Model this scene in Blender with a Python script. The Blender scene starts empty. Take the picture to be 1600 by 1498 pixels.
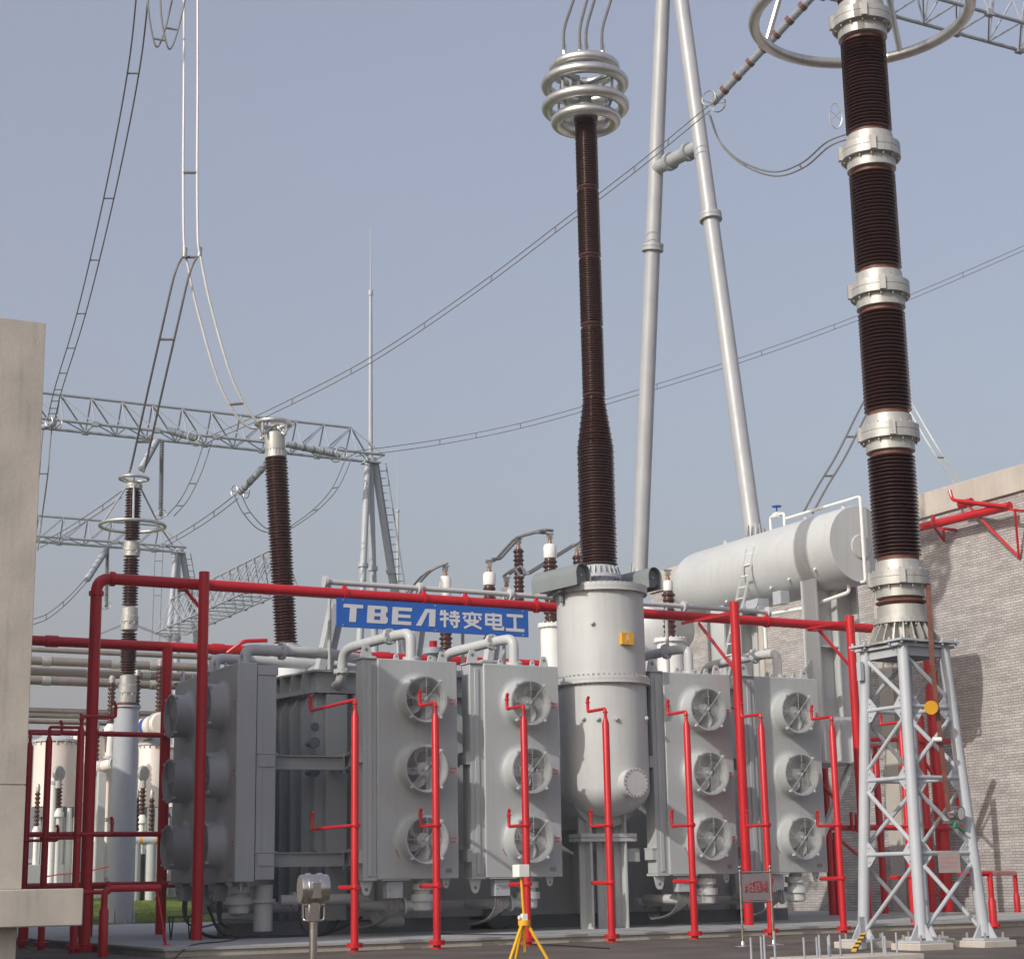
import bpy, math, random
from mathutils import Vector, Matrix
random.seed(7)
C = bpy.context.scene.collection
R_ = math.radians
# ------------------------------------------------------------------ survey: the photograph's camera, used to read positions off it
F_PX, CX, CY, EYE = 2750.0, 800.0, 749.0, 1.6
PITCH = math.atan(631 / 2750.); ROLL = math.atan(220 / 11985.); AZ = R_(61.5)
_f = (math.cos(AZ), math.sin(AZ))
FWD = Vector((_f[0]*math.cos(PITCH), _f[1]*math.cos(PITCH), math.sin(PITCH)))
_r0 = Vector((_f[1], -_f[0], 0)); _u0 = Vector((-_f[0]*math.sin(PITCH), -_f[1]*math.sin(PITCH), math.cos(PITCH)))
RGT = math.cos(ROLL)*_r0 - math.sin(ROLL)*_u0
UPV = math.sin(ROLL)*_r0 + math.cos(ROLL)*_u0
EYEV = Vector((0, 0, EYE))
def P(u, v, X=None, Y=None, Z=None):
    d = FWD + RGT*((u-CX)/F_PX) - UPV*((v-CY)/F_PX)
    t = X/d.x if X is not None else Y/d.y if Y is not None else (Z-EYE)/d.z
    return EYEV + d*t
def S(p): return (Vector(p)-EYEV).dot(FWD)/F_PX          # metres per photo pixel at p
# ------------------------------------------------------------------ mesh builder
def frame(a):
    a = Vector(a).normalized()
    h = Vector((0, 0, 1)) if abs(a.z) < .9 else Vector((1, 0, 0))
    x = h.cross(a).normalized(); return x, a.cross(x), a
class MB:
    def __init__(s): s.v = []; s.f = []
    def add(s, vs, fs):
        n = len(s.v); s.v += [Vector(p) for p in vs]; s.f += [tuple(i+n for i in f) for f in fs]; return s
    def box(s, c, d, ax=None):
        c = Vector(c); x, y, z = ax or (Vector((1,0,0)), Vector((0,1,0)), Vector((0,0,1)))
        vs = [c + x*(d[0]/2*i) + y*(d[1]/2*j) + z*(d[2]/2*k) for k in (-1,1) for j in (-1,1) for i in (-1,1)]
        return s.add(vs, [(0,2,3,1),(4,5,7,6),(0,1,5,4),(2,6,7,3),(0,4,6,2),(1,3,7,5)])
    def span(s, a, b):
        return s.box([(p+q)/2 for p, q in zip(a, b)], [abs(q-p) for p, q in zip(a, b)])
    def bar(s, p, q, w, h, up=(0,0,1)):
        p, q = Vector(p), Vector(q); d = q-p; L = d.length; d.normalize(); up = Vector(up)
        if abs(d.dot(up)) > .97: up = Vector((1,0,0))
        x = d.cross(up).normalized(); y = x.cross(d)
        return s.box((p+q)/2, (w, L, h), (x, d, y))
    def tube(s, pts, r, n=10, closed=False, caps=True):
        pts = [Vector(p) for p in pts]; m = len(pts); rr = r if isinstance(r, (list, tuple)) else [r]*m
        T = []
        for i in range(m):
            if closed: t = (pts[(i+1) % m]-pts[i-1])
            elif i == 0: t = pts[1]-pts[0]
            elif i == m-1: t = pts[-1]-pts[-2]
            else: t = (pts[i+1]-pts[i]).normalized()+(pts[i]-pts[i-1]).normalized()
            T.append(t.normalized())
        x, y, _ = frame(T[0]); vs = []; fs = []
        for i in range(m):
            if i:
                x = (x - T[i]*x.dot(T[i]))
                if x.length < 1e-6: x = frame(T[i])[0]
                x.normalize(); y = T[i].cross(x)
            for k in range(n):
                a = 2*math.pi*k/n; vs.append(pts[i]+(x*math.cos(a)+y*math.sin(a))*rr[i])
        for i in range(m if closed else m-1):
            for k in range(n):
                a, b = i*n+k, i*n+(k+1) % n; c, d = ((i+1) % m)*n+(k+1) % n, ((i+1) % m)*n+k
                fs.append((a, b, c, d))
        if caps and not closed:
            fs.append(tuple(range(n))[::-1]); fs.append(tuple((m-1)*n+k for k in range(n)))
        return s.add(vs, fs)
    def lathe(s, prof, o, ax=(0,0,1), n=24, cap=True):
        o = Vector(o); x, y, z = frame(ax); vs = []; fs = []
        for r, h in prof:
            for k in range(n):
                a = 2*math.pi*k/n; vs.append(o+z*h+(x*math.cos(a)+y*math.sin(a))*r)
        for i in range(len(prof)-1):
            for k in range(n):
                fs.append((i*n+k, i*n+(k+1) % n, (i+1)*n+(k+1) % n, (i+1)*n+k))
        if cap:
            fs.append(tuple(range(n))[::-1]); fs.append(tuple((len(prof)-1)*n+k for k in range(n)))
        return s.add(vs, fs)
    def cyl(s, p, q, r, n=16): return s.tube([p, q], r, n)
    def torus(s, c, R, r, ax=(0,0,1), n=40, m=8):
        x, y, z = frame(ax); c = Vector(c)
        return s.tube([c+(x*math.cos(2*math.pi*k/n)+y*math.sin(2*math.pi*k/n))*R for k in range(n)], r, m, closed=True)
    def prism(s, poly, o, u, v, w):
        o, u, v, w = Vector(o), Vector(u), Vector(v), Vector(w); n = len(poly)
        vs = [o+u*a+v*b for a, b in poly]+[o+u*a+v*b+w for a, b in poly]
        return s.add(vs, [tuple(range(n))[::-1], tuple(range(n, 2*n))]+[(i, (i+1) % n, n+(i+1) % n, n+i) for i in range(n)])
    def bolts(s, c, R, ax, n, r=.03, h=.05):
        x, y, z = frame(ax); c = Vector(c)
        for k in range(n):
            a = 2*math.pi*(k+.5)/n; p = c+(x*math.cos(a)+y*math.sin(a))*R
            s.tube([p-z*h/2, p+z*h/2], r, 6)
        return s
    def build(s, name, mat, parent=None, bevel=0, ang=35, org=None):
        me = bpy.data.meshes.new(name)
        o = Vector(org) if org is not None else ORG.get(parent.name, Vector()) if parent else Vector()
        me.from_pydata([p-o for p in s.v], [], s.f); me.validate(); me.update()
        me.polygons.foreach_set('use_smooth', [True]*len(me.polygons)); me.set_sharp_from_angle(angle=R_(ang))
        me.materials.append(mat); ob = bpy.data.objects.new(name, me); C.objects.link(ob)
        if parent:
            ob.parent = parent
            ORG[ob.name] = o
        if bevel:
            m = ob.modifiers.new('bevel', 'BEVEL'); m.width = bevel; m.segments = 2; m.limit_method = 'ANGLE'; m.angle_limit = R_(40)
        import bmesh
        bm = bmesh.new(); bm.from_mesh(me); bmesh.ops.recalc_face_normals(bm, faces=bm.faces); bm.to_mesh(me); bm.free()
        return ob
ORG = {}
def tag(o, label=None, cat=None, group=None, kind=None):
    if label: o['label'] = label
    if cat: o['category'] = cat
    if group: o['group'] = group
    if kind: o['kind'] = kind
    return o
def thing(name, label, cat, loc=(0,0,0), group=None, org=None):
    o = bpy.data.objects.new(name, None); C.objects.link(o); o.empty_display_size = .2
    o.location = loc; ORG[o.name] = Vector(loc) if org is None else Vector(org)
    return tag(o, label, cat, group)
def copy_tree(o, loc=None, rz=None, label=None, parent=None):
    c = o.copy(); C.objects.link(c)
    if parent: c.parent = parent
    if loc is not None: c.location = loc
    if rz is not None: c.rotation_euler = (0, 0, rz)
    if label: c['label'] = label
    for ch in list(o.children): copy_tree(ch, parent=c)
    return c
def arc(pts, rad, k=5):                       # a polyline with rounded corners
    pts = [Vector(p) for p in pts]; out = [pts[0]]
    for a, b, c in zip(pts, pts[1:], pts[2:]):
        d1 = (a-b); d2 = (c-b); t = min(rad, d1.length*.45, d2.length*.45); p = b+d1.normalized()*t; q = b+d2.normalized()*t
        for i in range(k+1):
            s_ = i/k; out.append(p*(1-s_)**2+b*2*s_*(1-s_)+q*s_*s_)
    out.append(pts[-1]); return out
def curve(pts, k=10):                         # Catmull-Rom through points
    pts = [Vector(p) for p in pts]; pts = [pts[0]*2-pts[1]]+pts+[pts[-1]*2-pts[-2]]; out = []
    for i in range(1, len(pts)-2):
        a, b, c, d = pts[i-1:i+3]
        for j in range(k):
            t = j/k; out.append(.5*((2*b)+(c-a)*t+(2*a-5*b+4*c-d)*t*t+(-a+3*b-3*c+d)*t**3))
    out.append(pts[-2]); return out
# ------------------------------------------------------------------ materials
def mat(name, col, rough=.5, metal=0., var=.06, scale=1.2, bump=0., streak=0., spec=.5, rvar=.12, speck=0.):
    m = bpy.data.materials.new(name); m.use_nodes = True; nt = m.node_tree; N = nt.nodes; L = nt.links
    b = N['Principled BSDF']; b.inputs['Metallic'].default_value = metal; b.inputs['Specular IOR Level'].default_value = spec
    tc = N.new('ShaderNodeTexCoord'); geo = N.new('ShaderNodeNewGeometry')
    n1 = N.new('ShaderNodeTexNoise'); n1.inputs['Scale'].default_value = scale; n1.inputs['Detail'].default_value = 6
    L.new(geo.outputs['Position'], n1.inputs['Vector'])
    r1 = N.new('ShaderNodeMapRange'); r1.inputs['From Min'].default_value = .3; r1.inputs['From Max'].default_value = .7
    r1.inputs['To Min'].default_value = 1-var; r1.inputs['To Max'].default_value = 1+var
    L.new(n1.outputs['Fac'], r1.inputs['Value'])
    fac = r1.outputs['Result']
    if streak:
        mp = N.new('ShaderNodeMapping'); mp.inputs['Scale'].default_value = (5, 5, .35); L.new(geo.outputs['Position'], mp.inputs['Vector'])
        n2 = N.new('ShaderNodeTexNoise'); n2.inputs['Scale'].default_value = 1.6; n2.inputs['Detail'].default_value = 5; L.new(mp.outputs['Vector'], n2.inputs['Vector'])
        r2 = N.new('ShaderNodeMapRange'); r2.inputs['From Min'].default_value = .5; r2.inputs['From Max'].default_value = .75
        r2.inputs['To Min'].default_value = 1; r2.inputs['To Max'].default_value = 1-streak; L.new(n2.outputs['Fac'], r2.inputs['Value'])
        mu = N.new('ShaderNodeMath'); mu.operation = 'MULTIPLY'; L.new(fac, mu.inputs[0]); L.new(r2.outputs['Result'], mu.inputs[1]); fac = mu.outputs[0]
    if speck:
        n4 = N.new('ShaderNodeTexNoise'); n4.inputs['Scale'].default_value = 45; n4.inputs['Detail'].default_value = 3; L.new(geo.outputs['Position'], n4.inputs['Vector'])
        r4 = N.new('ShaderNodeMapRange'); r4.inputs['From Min'].default_value = .35; r4.inputs['From Max'].default_value = .65
        r4.inputs['To Min'].default_value = 1-speck; r4.inputs['To Max'].default_value = 1+speck; L.new(n4.outputs['Fac'], r4.inputs['Value'])
        m4 = N.new('ShaderNodeMath'); m4.operation = 'MULTIPLY'; L.new(fac, m4.inputs[0]); L.new(r4.outputs['Result'], m4.inputs[1]); fac = m4.outputs[0]
    vm = N.new('ShaderNodeVectorMath'); vm.operation = 'SCALE'; vm.inputs[0].default_value = col; L.new(fac, vm.inputs['Scale'])
    L.new(vm.outputs['Vector'], b.inputs['Base Color'])
    r3 = N.new('ShaderNodeMapRange'); r3.inputs['To Min'].default_value = max(.03, rough-rvar); r3.inputs['To Max'].default_value = min(1, rough+rvar)
    n3 = N.new('ShaderNodeTexNoise'); n3.inputs['Scale'].default_value = scale*3; n3.inputs['Detail'].default_value = 4; L.new(geo.outputs['Position'], n3.inputs['Vector'])
    L.new(n3.outputs['Fac'], r3.inputs['Value']); L.new(r3.outputs['Result'], b.inputs['Roughness'])
    if bump:
        bp = N.new('ShaderNodeBump'); bp.inputs['Strength'].default_value = bump; bp.inputs['Distance'].default_value = .02
        n5 = N.new('ShaderNodeTexNoise'); n5.inputs['Scale'].default_value = scale*12; n5.inputs['Detail'].default_value = 6; L.new(geo.outputs['Position'], n5.inputs['Vector'])
        L.new(n5.outputs['Fac'], bp.inputs['Height']); L.new(bp.outputs['Normal'], b.inputs['Normal'])
    return m
M = dict(
    grey=mat('grey_paint', (.50, .515, .515), .42, 0, .06, .5, .03, .09),
    grey2=mat('cooler_grey_paint', (.405, .425, .43), .45, 0, .06, .5, .03, .07),
    void=mat('dark_radiator_core', (.018, .019, .020), .8),
    copper=mat('dull_copper', (.36, .22, .15), .45, .5, .1, 5),
    portal=mat('portal_grey', (.40, .41, .425), .45, .1, .08, .5, .03, .08),
    hood=mat('hood_grey', (.20, .225, .23), .4, 0, .06, 2),
    blade=mat('fan_blade_grey', (.40, .41, .41), .45, 0, .06, 2),
    dark=mat('dark_steel', (.16, .18, .19), .5, 0, .1, 1.5),
    black=mat('black_rubber', (.02, .02, .022), .5),
    red=mat('red_paint', (.50, .011, .018), .34, 0, .09, .7, .0, .10),
    brown=mat('brown_glazed_porcelain', (.062, .024, .019), .15, 0, .12, 3, 0, 0, .6, .04),
    brownlip=mat('rusty_brown', (.135, .05, .034), .55, 0, .25, 6, .1),
    alu=mat('weathered_aluminium', (.62, .61, .58), .36, .85, .08, 2.5, .03, .12),
    cast=mat('cast_aluminium_flange', (.46, .455, .43), .48, .4, .10, 4, .08, .18),
    galv=mat('galvanised_steel', (.34, .365, .41), .5, .15, .08, 2, .03, .08),
    steelpaint=mat('pale_blue_grey_paint', (.42, .445, .48), .4, 0, .05, 1.2, .03, .08),
    chrome=mat('stainless_steel', (.60, .56, .52), .22, 1., .05, 3, .01),
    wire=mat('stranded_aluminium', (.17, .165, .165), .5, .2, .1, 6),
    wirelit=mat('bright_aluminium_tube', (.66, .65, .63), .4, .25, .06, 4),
    conc=mat('concrete', (.475, .435, .385), .85, 0, .11, .9, .28, .11, .2, .08, .06),
    padm=mat('pad_concrete', (.36, .37, .37), .85, 0, .10, .6, .25, 0, .2, .08, .10),
    kerb=mat('pad_lip_concrete', (.40, .37, .31), .85, 0, .12, .8, .25, .15, .2, .08, .06),
    pink=mat('cream_tank_paint', (.80, .70, .64), .45, 0, .05, .6, .03, .06),
    white=mat('white_paint', (.78, .78, .75), .4, 0, .04, 2),
    blue=mat('blue_sign_paint', (.022, .12, .46), .4, 0, .05, 2),
    letter=mat('white_sign_letter', (.62, .62, .64), .45, 0, .03, 2),
    orange=mat('orange_plate', (.72, .36, .02), .45, 0, .06, 3),
    yellow=mat('yellow_paint', (.75, .40, .01), .4, 0, .06, 3),
    plate=mat('sign_plate_grey', (.30, .27, .27), .4, .3, .06, 3),
    redtext=mat('red_lettering', (.42, .05, .06), .5, 0, .05, 3),
    green=mat('green_tape', (.02, .22, .12), .5), bluev=mat('blue_valve', (.02, .08, .35), .4),
    dull=mat('dull_brown_tube', (.27, .23, .21), .5, .2, .12, 2, .05, .1),
    bolt=mat('rusty_bolt', (.33, .29, .26), .6, .3, .2, 8),
    lipdark=mat('stencil_black', (.02, .03, .02), .6),
)
# ================================================================== SETTING
def ground_mat():
    m = mat('asphalt_ground', (.105, .090, .080), .85, 0, .34, .5, .3, 0, .25, .08, .22); return m
b = MB(); b.add([(-380,-60,0),(420,-60,0),(420,640,0),(-380,640,0)], [(0,1,2,3)])
tag(b.build('ground', ground_mat()), kind='structure')
PADZ = .22; PY = 43.1; PX = 13.55
b = MB(); b.span((PX, PY+.012, .0), (48.6, 75.9, PADZ-.07)); b.span((PX-.06, PY-.05, PADZ-.07), (48.6, 76, PADZ))
b.span((PX+.4, PY+.35, PADZ), (46, 46.2, PADZ+.006))
tag(b.build('pavement', M['padm'], bevel=.012), kind='structure')
b = MB(); rk = random.Random(5)
for k in range(24): b.span((PX-.004+k*1.46, PY+.004-rk.uniform(0, .006), 0.002), (PX-.004+k*1.46+1.452, PY+.05, PADZ-.072))

tag(b.build('kerb', M['kerb']), kind='structure')
gm = mat('grass_green', (.10, .135, .03), .9, 0, .45, .5, .6, 0, .1, .05, .35)
GZ = 1.25
def lawn(y): return .04+(GZ-.04)*max(0, min(1, (y-76.1)/14.0))**.8
b = MB(); ys = [76.1+i*1.0 for i in range(15)]+[140, 260]
for y0, y1 in zip(ys, ys[1:]): b.add([(-120,y0,lawn(y0)),(120,y0,lawn(y0)),(120,y1,lawn(y1)),(-120,y1,lawn(y1))], [(0,1,2,3)])
tag(b.build('grass_ground', gm), kind='structure')
b = MB(); rg = random.Random(3)
for i in range(14000):
    y = rg.uniform(76.2, 92); x = y*.22+rg.uniform(-6, 18); a = rg.uniform(0, 6.28); h = rg.uniform(.015, .045); w = .035
    dx, dy = math.cos(a)*w, math.sin(a)*w; z = lawn(y)-.01
    b.add([(x-dx,y-dy,z),(x+dx,y+dy,z),(x+rg.uniform(-.06,.06),y+rg.uniform(-.06,.06),z+h)], [(0,1,2)])
tag(b.build('grass', gm), 'short green lawn grass beyond the concrete pad', 'grass', kind='stuff')
b = MB(); b.add([(-60,91,GZ+.02),(60,91,GZ+.02),(60,92.6,GZ+.02),(-60,92.6,GZ+.02)], [(0,1,2,3)])
tag(b.build('path', M['padm']), kind='structure')
# ---- brick building at the right
def brick_mat():
    m = bpy.data.materials.new('grey_brick'); m.use_nodes = True; nt = m.node_tree; N = nt.nodes; L = nt.links; bs = N['Principled BSDF']
    bs.inputs['Roughness'].default_value = .85; bs.inputs['Specular IOR Level'].default_value = .2
    g = N.new('ShaderNodeNewGeometry'); sp = N.new('ShaderNodeSeparateXYZ'); cb = N.new('ShaderNodeCombineXYZ')
    L.new(g.outputs['Position'], sp.inputs[0]); L.new(sp.outputs['Y'], cb.inputs['X']); L.new(sp.outputs['Z'], cb.inputs['Y'])
    br = N.new('ShaderNodeTexBrick'); br.inputs['Scale'].default_value = 1; br.squash = .5; br.squash_frequency = 2; br.inputs['Brick Width'].default_value = .56; br.inputs['Row Height'].default_value = .112
    br.inputs['Mortar Size'].default_value = .010; br.inputs['Mortar Smooth'].default_value = .2; br.inputs['Bias'].default_value = 0
    br.inputs['Color1'].default_value = (.465, .44, .425, 1); br.inputs['Color2'].default_value = (.36, .338, .328, 1); br.inputs['Mortar'].default_value = (.15, .125, .115, 1)
    L.new(cb.outputs[0], br.inputs['Vector'])
    n = N.new('ShaderNodeTexNoise'); n.inputs['Scale'].default_value = .5; n.inputs['Detail'].default_value = 5; mp = N.new('ShaderNodeMapping'); mp.inputs['Scale'].default_value = (1, 1, 4)
    L.new(g.outputs['Position'], mp.inputs['Vector']); L.new(mp.outputs[0], n.inputs['Vector'])
    r = N.new('ShaderNodeMapRange'); r.inputs['From Min'].default_value = .3; r.inputs['From Max'].default_value = .7; r.inputs['To Min'].default_value = .82; r.inputs['To Max'].default_value = 1.16
    L.new(n.outputs['Fac'], r.inputs['Value']); vm = N.new('ShaderNodeVectorMath'); vm.operation = 'SCALE'
    L.new(br.outputs['Color'], vm.inputs[0]); L.new(r.outputs['Result'], vm.inputs['Scale']); L.new(vm.outputs[0], bs.inputs['Base Color'])
    bp = N.new('ShaderNodeBump'); bp.inputs['Strength'].default_value = .5; bp.inputs['Distance'].default_value = .01; bp.invert = True
    L.new(br.outputs['Fac'], bp.inputs['Height']); L.new(bp.outputs[0], bs.inputs['Normal'])
    return m
WX, WT, WB = 50.0, 17.35, 16.3
bld = thing('brick_building', 'grey brick building with a pale concrete parapet band and few openings', 'building', (WX, 50, 0))
b = MB(); b.span((WX, 36, -.2), (WX+14, 77, WB)); b.build('wall', brick_mat(), bld)
b = MB(); b.span((WX-.12, 35.9, WB), (WX+14.1, 77.1, WT)); b.build('parapet', M['conc'], bld, bevel=.03)
for yy in (P(1395, 1200, X=WX).y, P(1185, 980, X=WX).y):
    b = MB(); b.span((WX-.09, yy-.45, 0), (WX-.002, yy+.45, WB-.002)); b.build('pilaster', M['conc'], bld)
w_ = P(1069, 925, X=WX)
b = MB(); b.span((WX-.05, w_.y-.9, w_.z-.45), (WX-.003, w_.y+.9, w_.z+.45)); wf = b.build('window', M['dark'], bld)
b = MB(); b.span((WX-.07, w_.y-1.0, w_.z-.55), (WX-.004, w_.y+1.0, w_.z-.451)); b.build('sill', M['conc'], wf)
# ---- firewall, end column at the left edge
CYY = 40.9
c1 = P(72, 505, Y=CYY); c0 = P(14, 500, Y=CYY); cf = P(122, 1387, Y=CYY); cg = P(122, 1445, Y=CYY)
fw = thing('concrete_firewall', 'tall pale concrete wall end with stepped foot at the left picture edge', 'wall', (c1.x, CYY, 0))
gz_ = P(40, 1226, Y=CYY).z; b = MB(); b.span((c1.x-1.35, CYY, cf.z), (c1.x, 47.0, gz_-.012)); b.span((c1.x-1.34, CYY+.012, gz_-.011), (c1.x-.012, 46.99, gz_+.011)); b.span((c1.x-1.35, CYY, gz_+.012), (c1.x, 47.0, c1.z)); b.build('shaft', M['conc'], fw, bevel=.03)
b = MB(); b.span((c1.x-1.25, 47.003, 0), (c1.x-.1, 75, c1.z-.05)); b.build('wall_panel', M['conc'], fw)
b = MB(); b.span((c1.x-2.2, CYY-.7, cg.z), (cf.x-.05, 47.2, cf.z-.004)); b.build('ledge', M['conc'], fw, bevel=.03)
b = MB(); b.span((c1.x-1.8, CYY-.25, -.1), (c1.x-.12, 47.1, cg.z-.004)); b.build('pedestal', M['conc'], fw, bevel=.02)

# ================================================================== COOLING UNITS
CYF = 46.5; CZ0, CZ1 = 1.78, 8.02; CH = CZ1-CZ0; CW = 3.0; CD = .60
def make_cooler(label):
    t = thing('cooling_unit', label, 'radiator', (0,0,0), 'fan cooling units around the transformer')
    b = MB(); b.span((-CW/2+.44, 0, 0), (CW/2, CD, CH)); body = b.build('casing', M['grey2'], t, bevel=.03)
    b = MB(); b.span((-CW/2+.02, .09, .05), (-CW/2+.438, CD+.02, CH-.02)); b.span((-CW/2+.16, .055, .1), (-CW/2+.30, .088, CH-.15))
    b.span((-CW/2-.02, .03, -.03), (-CW/2+.44, CD+.05, .048)); b.span((-CW/2-.02, .03, CH-.018), (-CW/2+.44, CD+.05, CH+.03))
    b.build('side_frame', M['grey2'], t, bevel=.012)
    b = MB(); b.span((CW/2-.75, CD+.03, .06), (CW/2-.06, CD+.62, CH-.35)); b.span((CW/2-.78, CD+.02, CH-.348), (CW/2-.03, CD+.66, CH-.06)); b.span((CW/2-.40, CD+.2, .4), (CW/2-.045, CD+.24, CH-.4))
    for z in (.44, 3.24): b.span((CW/2-.8, CD-.0, z+.36), (CW/2-.02, CD+.70, z+.40)); b.span((CW/2-.058, CD+.08, z), (CW/2-.03, CD+.6, z+.355))
    b.build('rear_frame', M['grey2'], t, bevel=.012)
    for z in (.62, 3.42):
        b = MB(); b.span((-CW/2-.12, .10, z-.16), (-CW/2+.018, .55, z+.16)); b.span((-CW/2-.13, .08, z+.161), (-CW/2+.018, .57, z+.20)); b.build('bracket', M['grey2'], t)
    def lug(x, z, s, up=1):
        bb = MB(); pol = [(-.16,0),(.16,0),(.10,.26),(.05,.33),(-.05,.33),(-.10,.26)]
        if up < 0: pol = [(a, -c) for a, c in pol]
        bb.prism([(a*s, c*s) for a, c in pol], (x, .25, z), (1,0,0), (0,0,1), (0,.05,0)); lg = bb.build('lifting_lug', M['grey'], t)
        bb = MB(); bb.cyl((x, .243, z+up*.2*s), (x, .307, z+up*.2*s), .045*s, 10); bb.build('hole', M['dark'], lg)
    lug(-CW/2+.2, CH+.03, 1.2); lug(CW/2-.35, CH, 1.0); lug(-.35, CH, .6); lug(.75, CH, .6); lug(-CW/2+.2, -.03, 1.2, -1); lug(CW/2-.3, 0, .8, -1)
    b = MB(); b.span((CW/2-.42, -.012, .16), (CW/2-.24, -.001, .28)); b.build('nameplate', M['plate'], t)
    b = MB(); b.bar((-.50, -.006, .82), (-.38, -.006, .62), .01, .05, (0,0,1)); b.build('arrow_mark', M['redtext'], t)
    b = MB(); b.span((-.95, -.07, -.03), (-.10, -.0005, -.004)); b.build('drip_ledge', M['grey2'], t)
    # three fans
    for k, z in enumerate(FZ):
        fan = MB(); fx = FX; ro = .625; pr_ = .58
        prof = [(ro+.20, -.001), (ro+.13, .010), (ro+.08, .03), (ro+.05, .07), (ro+.036, .14), (ro+.03, .28), (ro+.028, pr_-.05), (ro+.05, pr_-.04), (ro+.05, pr_), (ro+.0, pr_), (ro-.015, pr_-.03), (ro-.03, .25), (ro-.045, .03)]
        o = Vector((fx, 0, z)); ax = Vector((0, -1, 0))
        fan.lathe(prof, o, ax, 48, cap=False)
        fo = fan.build('fan', M['grey2'], t)
        b = MB(); b.lathe([(ro-.05, .031), (.001, .035)], o, ax, 40, cap=False); b.build('backing', M['void'], fo)
        g = MB(); c = o+ax*(pr_+.005)
        for i in range(11): g.torus(c, .13+i*(ro-.14)/10.5, .0048, ax, 40, 4)
        for i in range(4):
            a = R_(90*i); d = Vector((math.cos(a), 0, math.sin(a))); g.tube([c+d*.1, c+d*(ro+.03)], .006, 4)
        a = R_(48); d = Vector((math.cos(a), 0, math.sin(a))); g.tube([c-d*(ro+.05), c+d*(ro+.09)], .0075, 5)
        g.build('grille', M['grey'], fo)
        h = MB(); h.lathe([(.20, .05), (.20, .34), (.15, .38), (.001, .39)], o, ax, 20); h.lathe([(.08, .38), (.07, pr_-.01)], o, ax, 12); h.build('hub', M['grey2'], fo)
        bl = MB(); th0 = R_((20, 52, 77)[k])
        for i in range(5):
            a0 = th0+i*2*math.pi/5; n_ = 8; vs = []
            for j in range(n_+1):
                f = j/n_; rr = .19+(ro-.235)*f; sweep = -.55*f*f; half = (.30+.08*f)*(1-.25*f*f)      # angular half width and backward sweep
                for q in (-1, -.33, .33, 1):
                    an = a0+sweep+half*q; e = Vector((math.cos(an), 0, math.sin(an))); vs.append(o+e*rr+ax*(.20+q*(.15-.06*f)))
            vs += [p+ax*.010 for p in vs]; m_ = 4*(n_+1); fs = []
            for j in range(n_):
                for k_ in range(3):
                    q = 4*j+k_; fs += [(q, q+1, q+5, q+4), (q+m_, q+4+m_, q+5+m_, q+1+m_)]
                fs += [(4*j, 4*j+4, 4*j+4+m_, 4*j+m_), (4*j+3, 4*j+3+m_, 4*j+7+m_, 4*j+7)]
            bl.add(vs, fs)
        bl.build('blade_wheel', M['blade'], fo)
        for a in (R_(48), R_(132), R_(228), R_(312)):
            cl = MB(); d = Vector((math.cos(a), 0, math.sin(a))); cl.box(o+ax*(pr_-.02)+d*(ro+.08), (.07, .09, .07)); cl.tube([o+ax*(pr_+.03)+d*(ro+.08), o+ax*(pr_-.08)+d*(ro+.08)], .03, 6)
            cl.build('clamp', M['grey'], fo)
        st = MB(); sx = CW/2-.30
        st.span((sx, -.008, z-.13), (sx+.28, -.0012, z+.10)); sto = st.build('warning_sticker', mat_sticker, t)
        tx = MB()
        for row, nn in ((.045, 4), (-.065, 3)):
            for q in range(nn):
                x0 = sx+.03+q*.058; zz = z+row-.02
                tx.span((x0, -.011, zz), (x0+.044, -.0085, zz+.014)); tx.span((x0, -.011, zz+.034), (x0+.044, -.0085, zz+.048)); tx.span((x0+.015, -.011, zz+.0145), (x0+.028, -.0085, zz+.0335))
        tx.build('lettering', M['redtext'], sto)
    # underneath: terminal box with cables, oil pump, drain flange
    b = MB(); b.span((-.72, .12, -.52), (-.22, .42, -.06)); b.span((-.66, .18, -.059), (-.28, .36, -.002)); cbx = b.build('terminal_box', M['steelpaint'], t, bevel=.012)
    b = MB(); b.tube([(-.66, .113, -.3), (-.64, .113, -.3)], .02, 6); b.build('lock', M['dark'], cbx)
    b = MB(); rr = random.Random(4)
    for i in range(6):
        x = -.64+i*.075; b.tube(curve([(x, .25, -.52), (x-.02, .25, -.8), (x-.2-.05*i, .42, -1.15), (x-.55-.03*i, .9, -1.32), (x-.3, 1.5, -1.2)], 6), .022, 6)
    b.build('cable', M['wire'], t)
    b = MB(); b.lathe([(.22, 0), (.22, -.12), (.34, -.125), (.34, -.30), (.26, -.305), (.26, -.42), (.38, -.425), (.38, -.62), (.30, -.625), (.30, -.86), (.24, -.90), (.001, -.91)][::-1], (.55, .5, -.002), (0,0,1), 24)
    b.tube(arc([(.55, .5, -.70), (-.1, .6, -.74), (-.35, 1.3, -.74), (-.35, 2.6, -.74)], .3), .15, 12); b.tube([(.05, .57, -.73), (-.02, .58, -.735)], .24, 14)
    b.build('oil_pump', M['grey'], t, ang=40)
    return t
mat_sticker = mat('sticker_pale', (.52, .42, .41), .5, 0, .04, 3)
FX = P(667, 1200, Y=CYF-.58).x-P(568, 1200, Y=CYF).x-CW/2
_f1 = [P(667, v, Y=CYF-.58).z-CZ0 for v in (1091, 1200, 1311)]
FZ = _f1
cool_lab = ['three-fan cooling unit at the left of the front row, under the blue sign',
            'cooling unit with three fans directly left of the big central cylinder',
            'cooling unit with three fans just right of the big central cylinder',
            'three-fan cooling unit at the right end of the front row']
cool = make_cooler(cool_lab[0])
spans = [P(568, 1200, Y=CYF).x, P(737, 1200, Y=CYF).x, P(1023, 1200, Y=CYF).x, P(1168, 1200, Y=CYF).x]
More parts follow.
